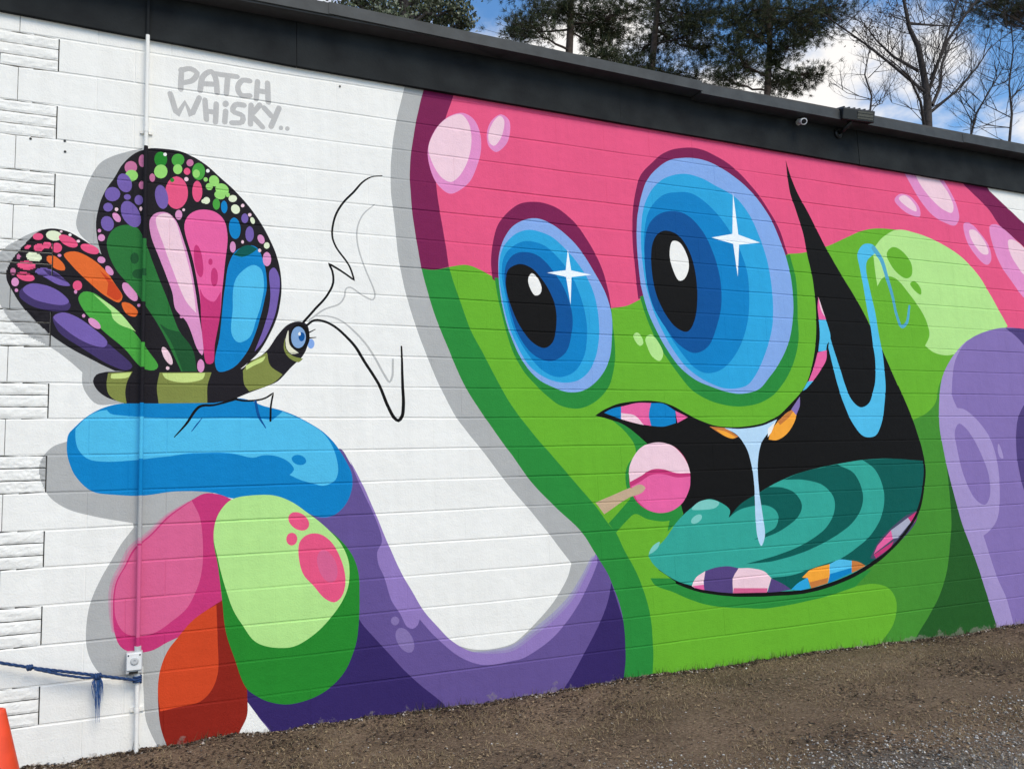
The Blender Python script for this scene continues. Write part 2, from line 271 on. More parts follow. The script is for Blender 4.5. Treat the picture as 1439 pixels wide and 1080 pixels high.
MURAL = """
shade 1588,4214! 1570,4128 1504,3865 1475,3708 1457,3520 1455,3355 1474,3173 1497,2905 1545,2650 1608,2435 1677,2245 1757,2054 1875,1830 2046,1612 2260,1337 2387,1192 2550,990 2685,816! 2646,718 2546,582 2417,462 2280,360 2217,325 2088,307 1953,317 1841,352! 2033,182! 2633,158! 3004,749! 2180,1962! 1911,3251! 1945,4302!
purple 1018,1595! 1090,1638 1152,1547 1218,1434 1306,1229 1389,1024 1482,817 1550,701 1608,598 1701,487 1794,388 1914,313 2037,281 2215,279 2385,363 2551,463 2682,571 2785,707 2847,810 2879,867! 3091,743! 3121,-140! 1803,-98! 700,-103! 660,-9! 580,106 520,222! 520,1350!
soft_violet/15,71,91,81,51 1913,299 2037,281 2215,279 2385,363 2551,463 2682,571 2785,707 2860,829
soft_violet_deep/10,35,45,40,25 1913,299 2037,281 2215,279 2385,363 2551,463 2682,571 2785,707 2860,829
purple_rim 1147,1570! 1218,1434 1306,1229 1389,1024 1482,817 1550,701 1608,598 1701,487 1794,388 1914,313 2037,281 2215,279 2385,363 2551,463 2682,571 2785,707 2847,810 2885,876! 2893,807! 2829,689 2737,551 2619,419 2478,306 2290,225 2212,216 2034,209 1911,246 1792,322 1675,436 1583,543! 1568,509 1535,490 1498,507 1454,590 1400,683 1357,827 1322,908 1315,984 1348,1048 1296,1220 1230,1366 1178,1493
purple_dark 1186,598! 1216,548 1326,416 1491,225 1605,116 1720,14! 1803,-98! 700,-103! 660,3! 580,106 501,224! 744,500!
purple_dark 2993,661! 2963,546 2879,384 2775,236 2656,75 2586,-5! 2618,-120! 3121,-140! 3118,248!
purple_dot 1448,547 1439,529 1420,523 1401,533 1393,552 1401,570 1421,576 1440,566
purple_dot 1528,443 1541,402 1539,367 1522,348 1494,350 1463,372 1437,408 1423,449 1425,483 1443,503 1471,501 1502,480
green_deep 1733,4265! 1708,4124 1680,4010 1645,3860 1615,3692 1596,3537 1602,3371 1608,3211 1629,3049 1654,2853 1694,2683 1745,2514 1815,2336 1934,2057 2080,1829 2270,1569 2396,1395 2578,1208 2775,1026 2869,882 2968,727 2993,666 3048,524 3075,389 3081,227 3074,107 3055,3! 3045,-154! 7100,-206! 7579,2614! 6784,3733! 6867,4299!
green_light 1852,2872! 1880,2769 1927,2622 1998,2427 2096,2246 2194,2060 2284,1908 2438,1714 2605,1528 2764,1349 2915,1178 3001,1063 3050,1010 3112,881 3207,709 3268,544 3300,402 3308,267 3304,119 3288,-16! 3276,-185! 7100,-206! 7579,2614! 6801,3528! 6503,3705! 1864,3246!
green_mid 6723,2384! 6457,2119 6390,1958 6262,1863 6107,1807! 5970,1739! 5513,738! 5177,533! 5228,449! 5477,452 5629,399 5690,308 5686,216 5632,112 5498,-5! 5438,-167! 7100,-206! 7544,2407!
green_dark 6445,1421! 6443,1109 6429,894 6385,713 6306,476 6194,293 6064,157 5921,25 5843,-59! 5823,-211! 7100,-206! 7317,1074!
pink 1674,2844! 1704,3231! 1796,4276! 6601,4404! 7394,4114! 7383,4041! 7863,3738 8256,3495 8586,3202 8798,2845 8832,2442 8707,1934! 7428,2608! 7443,2698! 7380,2799 7262,2978 7126,3163 6930,3320 6666,3435 6402,3500 6120,3515 5861,3504 5687,3463 5488,3381 5277,3294 5018,3217 4832,3190! 4052,2996! 3381,2728! 3246,2666 3116,2638! 2653,2687! 2187,2814! 2082,2863 1978,2891 1857,2867! 1744,2839
magenta 1654,2843! 1624,3038 1603,3211 1592,3370 1591,3536 1610,3691 1640,3859 1674,4009 1703,4123 1733,4265! 1972,4306! 1923,4111 1871,3971 1813,3780 1776,3595 1777,3431 1802,3230 1827,3056 1852,2867! 1744,2839
magenta 6986,4138! 7068,4041 7156,3981 7378,3827 7505,3683 7822,3496 8202,3199 8425,2936 8522,2578 8441,1933! 8730,1934! 8843,2442 8810,2845 8598,3203 8256,3495 7863,3738 7410,4023! 7290,4210!
pink_lilac 1722,3665 1745,3771 1800,3867 1892,3959 1989,3994 2068,3964 2114,3875 2120,3743 2082,3606 2025,3495 1943,3419 1874,3390 1797,3433 1743,3529
pink_pale 1728,3702 1783,3838 1881,3947 1977,3982 2029,3932 2048,3839 2038,3722 2002,3612 1946,3522 1882,3474 1815,3502 1755,3592
pink_lilac 2168,3856 2205,3963 2290,4029 2345,3999 2353,3919 2315,3806 2234,3737 2181,3772
pink_pale 2178,3846 2221,3960 2279,4017 2306,3994 2303,3928 2266,3832 2220,3783 2187,3800
pink_lilac 6268,4100! 6357,3961 6448,3835 6593,3700 6752,3640 6881,3625 6949,3700 6938,3817 6872,3950 6778,4078!
pink_pale 6403,4102! 6493,3962 6631,3834 6769,3759 6861,3747 6890,3812 6841,3932 6712,4077!
pink_lilac 6131,3795 6209,3857 6341,3844 6437,3752 6434,3671 6318,3673 6192,3728
pink_pale 6186,3814 6270,3850 6393,3761 6395,3714 6283,3743
pink_lilac 6999,3650 7079,3671 7212,3585 7319,3455 7328,3329 7260,3276 7126,3349 7014,3499
pink_pale 7067,3593 7156,3601 7274,3486 7298,3390 7218,3377 7099,3485
pink_lilac 7362,3662 7476,3687 7708,3558 7826,3460 8032,3260 8096,3026 7996,2878 7734,2984 7611,3104 7443,3303 7367,3508
pink_pale 7603,3542 7736,3539 7910,3402 8008,3244 7979,3141 7773,3213 7711,3273 7612,3407
mint 6120,3515 6402,3500 6666,3435 6930,3320 7126,3163 7262,2978 7380,2799 7452,2692! 7279,2603! 6774,2412! 6586,2387 6427,2408 6329,2463! 6397,2569 6378,2686 6307,2812 6192,2936 6060,3058 5951,3077 5879,3046 5820,2978! 5808,3151 5809,3299! 5849,3347 5936,3426
green_light 5968,3279 6055,3351 6180,3309 6263,3203 6249,3103 6166,3072 6029,3153
green_light 6221,3023 6278,3053 6348,2985 6341,2932 6282,2955
violet 6905,2542 7158,2632 7440,2678 7679,2667 7987,2595 8323,2392 8543,2005 8575,1440 8377,826 8124,240 7953,-265! 6845,-178! 6855,-9! 6796,193 6731,413 6657,634 6561,887 6495,1157 6443,1409 6417,1597 6405,1755 6434,1959 6475,2119 6525,2216 6624,2336 6782,2465
violet_dark 7418,2670! 7528,2612 7653,2513 7811,2310 8001,2209 8282,2179! 8390,2344! 7987,2595 7680,2674
lavender 6906,2549! 6780,2451 6688,2331 6644,2219 6620,2121 6605,2024 6652,1908! 6741,1895 6910,1785 7044,1621 7101,1392 7090,1147 7023,914 6914,812 6814,767! 6862,608 6930,398 7026,191 7080,-49! 7100,-206! 6845,-178! 6855,-9! 6796,193 6731,413 6657,634 6561,887 6495,1157 6443,1409 6417,1597 6405,1755 6434,1959 6475,2119 6525,2216 6624,2336 6762,2458
violet 6594,1703 6658,1767 6774,1689 6907,1474 6970,1280 6952,1108 6875,1035 6756,1097 6649,1290 6601,1512
lavender 7142,1580 7178,1508 7186,1442 7141,1456 7123,1522
violet_dark 7588,1964 7440,1796 7379,1550 7381,1333 7439,1102 7577,984 7763,1122 7884,1454 7876,1863 7741,2027
magenta 2170,2803! 2164,2915 2180,3044 2230,3204 2345,3331 2431,3382 2556,3400 2699,3372 2841,3278 2952,3135 3050,2953 3099,2766 3116,2638! 2645,2530!
green_deep 2187,2814! 2208,2662 2254,2462 2301,2302 2377,2163 2481,2049 2561,1979 2653,1919 2794,1894 2912,1930 3004,1993 3069,2072 3122,2247 3130,2381 3120,2514 3116,2643! 2658,2793!
periwinkle 2217,2893 2239,3023 2281,3120 2368,3217 2511,3273 2624,3257 2737,3198 2860,3090 2971,2936 3069,2764 3114,2605 3110,2444 3081,2273 3001,2134 2878,2039 2743,2011 2620,2041 2495,2100 2379,2224 2294,2403 2238,2613
blue_light 2222,2888 2255,3025 2313,3102 2393,3162 2478,3185 2619,3161 2731,3090 2853,2965 2952,2811 3000,2626 3001,2440 2962,2270 2884,2148 2776,2089 2606,2091 2433,2190 2330,2354 2267,2528 2232,2715
blue 2243,2869 2269,2974 2333,3047 2429,3097 2587,3078 2708,2981 2817,2829 2883,2647 2902,2463 2868,2278 2780,2161 2652,2118 2542,2156 2410,2290 2318,2455 2263,2691
navy 2264,2845 2284,2924 2341,2990 2426,3018 2537,2995 2646,2897 2742,2745 2786,2589 2772,2431 2719,2299 2602,2234 2475,2267 2370,2380 2301,2566 2270,2727
black 2274,2820 2298,2883 2383,2926 2476,2901 2573,2803 2646,2661 2656,2520 2620,2374 2550,2325 2452,2368 2363,2482 2308,2602 2275,2717
white 2445,2821 2475,2864 2518,2836 2549,2760 2535,2717 2495,2704 2458,2754
star 2777,3067! 2796,2907! 2962,2887! 2796,2857! 2778,2652! 2752,2856! 2600,2878! 2752,2906!
magenta 3356,2726! 3341,2974 3336,3184 3349,3382 3378,3532 3441,3704 3546,3815 3686,3926 3838,3981 4010,3998 4181,3954 4353,3873 4555,3701 4674,3555 4771,3399 4839,3185! 4042,2880!
green_deep 3370,2744! 3427,2565 3520,2367 3666,2173 3805,2027 4010,1941 4233,1914 4410,1937 4559,2001 4702,2124 4815,2290 4878,2470 4891,2662 4907,2964 4862,3186! 4052,2996!
periwinkle 3385,3340 3420,3485 3482,3646 3575,3761 3714,3859 3886,3905 4093,3901 4312,3819 4503,3695 4670,3511 4763,3319 4832,3111 4860,2871 4835,2629 4761,2418 4658,2269 4537,2144 4428,2051 4277,2015 4106,2030 3954,2073 3813,2127 3689,2218 3554,2395 3443,2616 3388,2827 3373,3076
blue_light 3419,3287 3457,3461 3545,3613 3670,3714 3842,3769 4011,3754 4160,3699 4331,3634 4463,3503 4555,3319 4622,3095 4644,2798 4614,2560 4528,2352 4418,2177 4318,2084 4190,2054 4055,2063 3797,2181 3676,2300 3532,2532 3442,2786 3413,3007
blue 3451,3290 3514,3455 3640,3572 3776,3609 3911,3613 4043,3550 4205,3406 4330,3222 4403,3008 4404,2785 4364,2579 4253,2362 4102,2216 3949,2173 3832,2210 3699,2345 3582,2517 3485,2761 3438,3008
navy 3442,3149 3485,3310 3589,3411 3717,3447 3849,3431 3976,3327 4078,3143 4129,2931 4126,2741 4061,2537 3966,2381 3842,2327 3702,2384 3582,2517 3480,2689 3437,2897
black 3491,3029 3514,3171 3564,3249 3639,3284 3749,3260 3841,3153 3894,2973 3896,2757 3856,2585 3782,2492 3680,2521 3561,2671 3503,2846
white 3664,3099 3698,3204 3764,3198 3829,3094 3835,2998 3788,2909 3734,2894 3682,2987
star 4320,3663! 4343,3315! 4558,3265! 4341,3230! 4306,2961! 4283,3231! 4074,3265! 4285,3315!
mint 3293,2446 3326,2469 3367,2432 3376,2384 3344,2366 3309,2398
mint 3398,2422 3451,2457 3516,2394 3548,2313 3512,2257 3451,2288 3412,2358
green_deep 3318,666! 3351,618 3500,555 3650,486 3849,422 4128,381 4363,360 4716,376 4989,402 5259,447! 5452,569! 4378,513! 3600,644!
green_deep 3070,1811! 3167,1733 3251,1627 3258,1549! 3194,1499 3159,1422 3159,1335 3189,1242! 3101,1164 2995,1074! 3055,1005! 3143,1081 3218,1128 3324,1087 3457,1065 3513,1067! 3489,991! 3634,1087! 3626,1224! 3392,1625! 3189,1785!
black 2931,1843! 3016,1889 3138,1931 3322,1953 3477,1949 3602,1917 3726,1858 3852,1803 3995,1764 4218,1754 4430,1778 4503,1801 4615,1846 4749,1944 4871,2044 4941,2133 5009,2277 5058,2446 5090,2671 5095,2854 5078,3055 5048,3207 5027,3372 4971,3572 4919,3735 4901,4015! 4947,3864 4997,3744 5129,3525 5260,3286 5431,3029 5604,2776 5705,2593 5806,2409 5951,2099 6049,1882 6111,1707 6156,1539 6166,1366 6128,1214 6052,1034 5915,891 5714,743 5458,614 5254,538 4999,485 4724,452 4373,466 4051,488 3813,529 3657,572 3536,623! 3389,721! 3636,1108! 3613,1224! 3373,1625! 3275,1705 3158,1780 3041,1817
hot_pink 5133,2844! 5173,2717 5197,2651! 5119,2648! 5115,2751
pink_pale 5133,2844! 5173,2717 5191,2669! 5151,2729
sky_blue 5119,2648! 5197,2651! 5227,2500 5180,2432 5167,2383! 5081,2375! 5111,2508
hot_pink 5073,2368! 5175,2390! 5159,2311 5078,2207 4992,2122! 4947,2122! 5021,2248
sky_blue 4939,2122! 5001,2128! 4918,2062! 4878,2044!
sky_blue 5631,3138! 5620,3252 5707,3348 5824,3345 5843,3295 5730,3203 5705,3130 5725,2953 5764,2734 5782,2546 5804,2390 5809,2234 5801,2079 5771,1943 5729,1802 5648,1681 5564,1658 5478,1677 5381,1791 5305,1953 5260,2102 5229,2240 5194,2414! 5220,2512! 5254,2392 5306,2230 5345,2091 5402,1971 5491,1911 5592,1948 5653,2046 5689,2139 5711,2313 5703,2449 5696,2593 5671,2792 5649,3012
blue_soft/53,45,38,30,30,30,23 5820,3319 5894,3228 5942,3076 5988,2905 6017,2734 6063,2627 6128,2662 6184,2819
teal 6168,1440! 5810,1472 5461,1468 5168,1440 4824,1391 4599,1330 4452,1279 4321,1223 4179,1163 4048,1061! 4066,1114 3998,1171 3882,1208 3783,1186 3682,1132 3581,1058 3447,921 3312,828! 3344,770 3418,704 3537,633 3658,588! 4375,482 4726,469 5000,501 5257,560 5460,632 5717,760 5917,909 6046,1053 6119,1214!
teal_dark 5461,1468! 5594,1382 5668,1200 5629,1024 5506,872 5303,751 5118,673! 5387,608! 5460,632 5717,760 5917,909 6046,1053 6119,1214 6158,1366 6160,1446! 5810,1472
teal_dark 5183,1439! 5353,1359 5429,1209 5405,1081 5281,954 5039,842 4757,758 4432,709 4177,705! 4400,738 4578,770 4801,834 4996,929 5100,1049 5113,1163 5012,1271 4817,1323 4607,1330! 4824,1391
teal_dark 4452,1279! 4593,1268 4711,1225 4773,1121 4728,1039 4598,962 4415,901 4275,882! 4419,933 4492,968 4527,1038 4505,1094 4424,1136 4244,1133 4133,1106 4048,1061! 4179,1163 4321,1223
teal_dark 5118,673! 4890,638 4609,587 4412,586! 4517,513 4619,472! 4742,489! 4847,580!
teal_pale 3715,1141 3783,1191 3882,1203 3972,1178 3943,1147 3830,1131
teal_pale 3803,1090 3801,1067 3770,1043 3731,1032 3704,1041 3707,1064 3737,1088 3777,1099
teal_pale 3318,837 3352,891 3416,918 3394,873
blue 3008,1863! 3075,1894 3154,1910! 3148,1816! 3072,1842
hot_pink 3154,1910! 3290,1937 3414,1938! 3389,1853 3402,1768! 3280,1784 3148,1816!
pink_pale 3151,1863! 3271,1842 3340,1773! 3280,1784 3148,1816!
blue 3414,1938! 3520,1933 3625,1879! 3624,1788! 3508,1762 3402,1768! 3389,1853
hot_pink 3625,1879! 3737,1831! 3637,1788!
brown_orange 3928,1759! 4081,1747! 4198,1679! 4142,1663 4037,1698
orange_warm 3986,1737! 4079,1719 4170,1674! 4142,1663 4050,1692
drool 4068,1747! 4217,1740 4428,1761 4590,1812! 4541,1749 4471,1687 4415,1626 4365,1460 4358,1249 4375,1056 4381,908 4339,829 4311,896 4303,1032 4309,1169 4315,1306 4306,1433 4271,1573 4192,1685
orange_warm 4489,1653! 4574,1647 4688,1702 4771,1800 4810,1892! 4728,1880 4611,1806 4516,1715
brown_orange 4589,1795! 4728,1880 4789,1904! 4715,1829! 4615,1766!
violet 4744,1892! 4844,1997! 4836,1921 4791,1846! 4764,1875!
white 4490,1738! 4574,1795! 4523,1710! 4483,1670!
pink_pale 3670,582! 3713,640 3800,680! 3780,599 3782,542! 3719,557
hot_pink 3677,581! 3779,583! 3782,542! 3719,557!
plum 3800,680! 3892,700 4003,702 4108,679! 4048,609 4038,499! 3909,515 3782,542! 3780,599
pink_pale 4108,679! 4222,670 4355,634 4412,581! 4360,477! 4038,499! 4048,609
rose 4048,535! 4370,509! 4360,477! 4038,499!
plum 4412,581! 4519,529 4598,479! 4478,473 4367,477!
blue_light 4598,479! 4675,527 4771,558! 4784,475! 4690,466!
orange_warm 4714,563! 4814,616 5009,646! 4999,557! 4970,498! 4799,473! 4771,553!
brown_orange 4782,519! 4983,542! 4970,498! 4799,473!
sky_blue 5009,646! 5118,673 5246,658! 5235,568! 5101,527 4978,498! 4999,557!
blue 5001,569! 5239,602! 5234,562! 5101,527 4978,498!
brown_orange 5246,658! 5313,642 5394,607! 5297,575 5234,562!
slate 5448,661! 5560,793 5709,890 5886,982 6043,1029! 6014,940 5845,805 5688,727 5510,651!
rose_dark 5917,969! 6042,1023! 6006,946 5941,901!
grey_tooth 5917,969! 5945,931! 5780,809! 5714,801! 5707,873!
hot_pink 5707,873! 5722,801! 5492,693! 5540,759!
rose_dark 5491,687! 5728,783! 5689,733! 5511,657!
black/10,20,27,27,27,27,24,20 5951,2099 6049,1882 6111,1707 6156,1539 6171,1366 6132,1214 6051,1028 5914,885 5714,737 5457,609 5254,538 4998,482 4724,452 4373,460 4050,485 3812,526 3657,570 3542,618
stick 2900,1223! 3158,1309 3280,1341 3321,1314 3295,1284 3184,1252 2965,1140!
rose_dark 3720,1374 3673,1244 3567,1154 3431,1126 3302,1166 3213,1262 3187,1391 3230,1517 3332,1610 3468,1643 3601,1605 3694,1507
hot_pink 3201,1328! 3282,1362 3377,1405 3482,1408 3593,1383 3721,1385! 3708,1300 3643,1197 3543,1138 3431,1126 3328,1154 3242,1229!
pink_pale 3191,1360! 3191,1447 3233,1539 3317,1616 3437,1643 3567,1622 3657,1552 3709,1470 3723,1411! 3596,1415 3485,1444 3379,1442 3284,1398
stick 3182,1309! 3280,1341 3321,1314 3295,1284 3184,1252!
shade -434,1704! -500,1677 -543,1627 -565,1561 -549,1471 -503,1392 -422,1330 -297,1285 -91,1235! -87,1211! -151,1119 -203,1025 -248,943 -298,812 -316,680 -310,574 -281,487 -237,426 -166,387 -85,403! 78,523! 112,803! 339,1358! 338,1441! -342,1703!
shade -32,520! 96,568! 197,621! 175,540! 119,178! 121,-21! 51,8! 25,65 -9,157 -22,304 -27,427!
blue -433,1676 -428,1744 -397,1783 -338,1843 -256,1892 -157,1917 138,1922 336,1932 457,1954 540,1942 623,1907 738,1877 867,1819 989,1742 1063,1661 1120,1571 1164,1471 1158,1369 1116,1282 1036,1224 948,1220 832,1277 664,1336 439,1354 339,1391 144,1407 -45,1389 -185,1399 -300,1423 -384,1505 -425,1605
sky_blue -393,1775! -338,1839 -281,1872 -237,1880! -219,1859 -145,1847 43,1834 336,1834 581,1829 678,1820! 738,1872! 866,1814 980,1743 1037,1661 1067,1572 1075,1496 1056,1443 985,1410 920,1426 842,1450 778,1482! 804,1512 779,1556 707,1597 623,1607 561,1592 438,1620 239,1624 92,1610 -48,1596 -232,1588 -322,1603 -373,1655 -392,1723
blue 878,1560 860,1543 826,1543 798,1561 791,1585 809,1602 842,1602 871,1584
soft_rose/15,45,60,53,30 202,1339 96,1266 3,1170 -88,1088 -134,992 -176,906 -184,752 -175,654
soft_rose_deep/8,23,30,26,15 202,1339 96,1266 3,1170 -88,1088 -134,992 -176,906 -184,752 -175,654
rose_dark 221,1354! 287,1389 367,1382 447,1345! 480,935! 460,773! 401,689! 285,628! 171,588! 96,560 12,523 -87,526 -141,563 -175,647 -184,752 -176,906 -134,992 -88,1088 3,1170 96,1266
rose 221,1350! 261,1258 282,1093 275,930 252,843 196,736 121,676 40,625 -52,611 -124,638 -165,703 -177,790 -169,905 -127,992 -77,1087 7,1162 99,1257
rust 389,767! 460,732! 480,527! 520,322! 532,232! 528,101 485,9 462,-74! 114,-51! 65,120 51,294 61,409 97,510 152,582 227,665 303,718
orange 358,745! 366,552 367,352 333,266 269,212 163,199 64,189! 51,294 61,409 97,510 152,582 227,665 303,718
leaf_green 459,1332! 359,1240 340,1122 369,944 389,771 409,595 461,421 528,253 580,206 648,165 762,134 887,146 1002,192 1102,284 1161,404 1190,551 1197,731 1195,861 1156,973 1078,1078 875,1249! 664,1302!
mint 439,1345 387,1297 351,1224 340,1130 360,1026 388,909 448,713 500,619 568,522 629,483 710,462 806,464 920,523 1020,610 1095,709 1131,792 1137,887 1129,953 1091,1042 1004,1147 896,1240 790,1318 685,1361 540,1366
pink 835,1071 882,1115 947,1120 1025,1068 1077,978 1110,854 1109,785 1086,727 1042,697 986,723 914,810 859,874 834,952
rose 1056,932 1064,880 1056,838 1033,818 1001,825 970,857 948,905 939,957 948,998 970,1019 1001,1012 1033,980
pink 888,1157 866,1143 835,1145 803,1161 780,1187 770,1217 776,1242 798,1256 829,1255 860,1239 884,1212 894,1182
pink 822,1093 812,1066 788,1057 765,1069 755,1097 765,1124 789,1133 813,1121
shade -76,3462! -172,3423 -248,3382 -303,3336 -350,3243 -385,3131 -411,3021 -417,2953 -394,2896 -330,2837! -254,2758! -145,2961! -112,3315!
shade -585,2912! -665,2868 -749,2803 -796,2750 -826,2634 -809,2535 -779,2464 -726,2378 -648,2301 -532,2236 -442,2166 -365,2094! -364,2025 -337,1961 -285,1912 -157,1917! -53,1946! -95,2196! -434,2598!
ink -543,2920 -602,2898 -664,2826 -720,2739 -752,2668 -753,2607 -720,2536 -688,2481 -641,2418 -544,2317 -425,2228 -298,2157 -198,2106! 59,2094! 35,2455! -254,2758! -289,2794! -338,2841 -397,2878 -460,2911
ink -48,3461 -114,3426 -182,3346 -226,3257 -274,3165 -302,3075 -315,2980 -297,2840 -254,2716 -158,2586 -80,2450 -74,2092! 457,2102! 548,2183 594,2233 650,2328 701,2443 730,2580 731,2731 703,2867 651,2987 587,3097 531,3170 454,3254 358,3340 274,3408 172,3459 71,3473
ink -310,2046 -293,2084 -242,2101! 416,2118! 498,2133 548,2183 590,2202 649,2257 714,2353 770,2414 836,2440 889,2424 906,2360 892,2282 861,2218 795,2153 708,2058 640,2026! 540,1985 437,1941! 336,1923! 31,1918! -146,1917! -239,1953 -291,1998
olive -234,2093! -108,2104! -134,2049 -144,1979 -135,1917! -183,1929 -228,1970 -240,2027
olive_light -216,2089! -116,2099! -130,2070 -186,2061 -219,2064
olive 36,2102! 323,2108! 303,2034 300,1923! 34,1918! 22,2010
olive_light 51,2098! 287,2103! 275,2068 157,2045 67,2069
olive 502,2120! 548,2174 645,2239! 666,2155 739,2103! 696,2058 624,2021 540,1994! 511,2037
olive_light 519,2151! 582,2188 637,2216! 624,2185 565,2152 523,2125!
olive 753,2332! 761,2264 804,2221 865,2204! 839,2181 778,2211 748,2264
cream 757,2323! 775,2382 783,2292 839,2240! 795,2234 765,2265
line_grey/10,10,10,10,10,10,7 907,2452 997,2525 1098,2568 1131,2617 1141,2669 1169,2680 1252,2633 1317,2608 1332,2642 1265,2825 1220,2989 1222,3086 1261,3177 1339,3258
line_grey/7,12,14,14 938,2481 1019,2485 1110,2456 1210,2372 1302,2258 1384,2110 1416,2064 1436,2102 1443,2215
black/16,14,14,12,12,14,14,6 871,2437 939,2522 1021,2620 1058,2706 1055,2781 1032,2832! 1114,2785 1197,2729! 1161,2831 1080,2944 1058,3023 1073,3135 1130,3246 1202,3327 1265,3403 1323,3444 1396,3463
black/14,16,19,19,21,23,19,12 893,2419 938,2453 996,2451 1073,2413 1177,2315 1267,2178 1345,2049 1403,1910 1444,1831 1472,1812 1497,1840 1508,1910 1506,2051 1503,2302
periwinkle 937,2302 930,2279 914,2269 899,2278 892,2300 899,2323 915,2333 930,2324
black 908,2342 899,2300 876,2268 844,2256 812,2266 789,2296 781,2337 790,2380 813,2411 845,2424 877,2414 900,2384
eye_blue 884,2341 877,2307 860,2281 837,2271 814,2280 798,2304 792,2338 798,2372 815,2398 838,2408 861,2399 878,2375
navy 877,2345 871,2324 857,2315 843,2323 838,2344 844,2365 858,2374 872,2366
white 852,2363 850,2355 844,2351 839,2354 836,2362 839,2370 844,2373 850,2370
black/9,5 897,2369 942,2394
black/9,5 901,2337 946,2343
black/6,14,16,12,16 121,1721 186,1800 260,1902 336,1910 466,1950
navy/4,8,4 214,1754 241,1792 273,1834
black/13,11,11,13 449,1950 519,1937 590,1942 636,1955 683,1987! 670,1916 665,1815
navy/15,17,6 577,1933 598,1837 636,1772
cell_orange -475,2775 -421,2796 -347,2768 -272,2706 -207,2613 -168,2543 -186,2508 -250,2538 -344,2617 -437,2715
orange -290,2692! -222,2629 -172,2543 -198,2520 -250,2551! -244,2619!
cell_orange -563,2752 -528,2763 -473,2712 -469,2679 -508,2681 -548,2715
cell_orange -171,2509 -130,2507 -84,2458 -98,2428 -148,2447
cell_purple -617,2665 -579,2688 -518,2668 -464,2621 -438,2594 -499,2594 -560,2628
cell_purple_dark -579,2684! -518,2663 -452,2610! -507,2631 -557,2653!
cell_purple_dark -677,2563 -689,2517 -625,2464 -520,2441 -449,2448 -435,2482 -486,2533!
cell_purple -673,2555 -639,2590 -559,2586 -480,2546 -443,2498 -467,2480 -549,2484 -627,2509
cell_purple_dark -519,2412 -492,2327 -383,2241 -243,2150 -138,2111 -109,2133 -226,2255!
cell_purple -519,2408 -477,2435 -405,2413 -313,2347 -241,2271 -256,2241 -336,2259 -446,2329
cell_green -396,2526 -372,2560 -317,2555 -231,2485 -116,2355 -19,2219 28,2136 5,2114 -56,2126 -152,2236 -284,2356 -377,2469
mint -321,2551! -250,2505 -174,2441 -93,2339! -120,2355 -180,2378 -218,2414 -226,2455!
pink -580,2869 -587,2853 -605,2846 -624,2850 -632,2864 -625,2880 -607,2887 -588,2883
cell_pale -486,2874 -500,2855 -530,2849 -558,2861 -567,2883 -553,2903 -523,2908 -495,2896
pink -407,2829 -419,2819 -440,2818 -465,2827 -487,2843 -500,2862 -501,2878 -489,2888 -468,2888 -443,2879 -421,2864 -408,2845
pink -539,2822 -545,2807 -560,2800 -575,2804 -582,2819 -576,2834 -561,2841 -546,2836
pink -573,2805 -581,2788 -599,2780 -618,2785 -626,2800 -619,2817 -600,2825 -582,2820
pink -484,2811 -492,2790 -510,2780 -530,2787 -538,2807 -531,2828 -512,2838 -493,2831
pink -296,2801 -306,2790 -326,2787 -351,2792 -374,2803 -389,2818 -391,2833 -381,2844 -361,2847 -336,2843 -313,2831 -298,2816
cell_pale -585,2741 -599,2724 -628,2720 -654,2731 -663,2751 -650,2767 -621,2771 -595,2760
pink -613,2693 -619,2681 -636,2673 -659,2670 -681,2674 -697,2684 -703,2696 -696,2708 -680,2717 -657,2720 -634,2716 -618,2706
mauve -688,2741 -691,2730 -698,2725 -705,2729 -709,2739 -706,2750 -699,2755 -691,2752
pink -616,2619 -625,2609 -643,2604 -665,2606 -686,2615 -701,2628 -704,2641 -696,2651 -678,2656 -656,2654 -634,2646 -620,2633
cell_lilac -692,2597 -697,2579 -710,2571 -724,2577 -730,2595 -725,2613 -712,2622 -698,2615
mauve -708,2658 -712,2643 -722,2636 -732,2641 -737,2656 -733,2670 -723,2677 -713,2672
pink -379,2597 -385,2576 -402,2566 -419,2574 -426,2594 -420,2615 -403,2624 -386,2617
cell_lilac -403,2559 -405,2550 -410,2547 -416,2550 -419,2558 -417,2566 -411,2570 -405,2567
cell_lilac -262,2749 -272,2737 -288,2737 -301,2747 -302,2763 -293,2775 -277,2775 -264,2765
cell_lilac -226,2705 -217,2683 -222,2667 -236,2666 -253,2681 -261,2704 -257,2720 -242,2721
cell_lilac -109,2594 -93,2566 -87,2541 -92,2525 -107,2522 -128,2534 -149,2556 -165,2583 -171,2609 -166,2625 -151,2627 -130,2616
cell_lilac -281,2351 -298,2348 -323,2362 -341,2385 -341,2405 -325,2409 -300,2395 -282,2371
cell_lilac -358,2421 -360,2413 -367,2410 -373,2413 -376,2420 -373,2427 -367,2431 -361,2428
cell_lilac -72,2498 -74,2491 -80,2488 -86,2491 -89,2497 -87,2504 -81,2507 -74,2505
white -438,2892 -440,2886 -446,2883 -451,2885 -454,2890 -452,2896 -446,2899 -440,2897
cell_lilac -487,2767 -490,2760 -496,2757 -503,2759 -507,2765 -504,2772 -497,2775 -490,2773
cell_lilac -695,2549 -697,2542 -703,2539 -710,2541 -712,2548 -710,2556 -704,2559 -698,2556
pink -642,2812 -643,2802 -652,2791 -664,2786 -671,2788 -670,2798 -661,2809 -649,2814
pink_pale -395,2858 -397,2852 -404,2849 -410,2851 -413,2857 -411,2863 -404,2866 -398,2864
pink_pale -484,2907 -486,2902 -491,2900 -496,2901 -498,2905 -496,2910 -491,2912 -486,2911
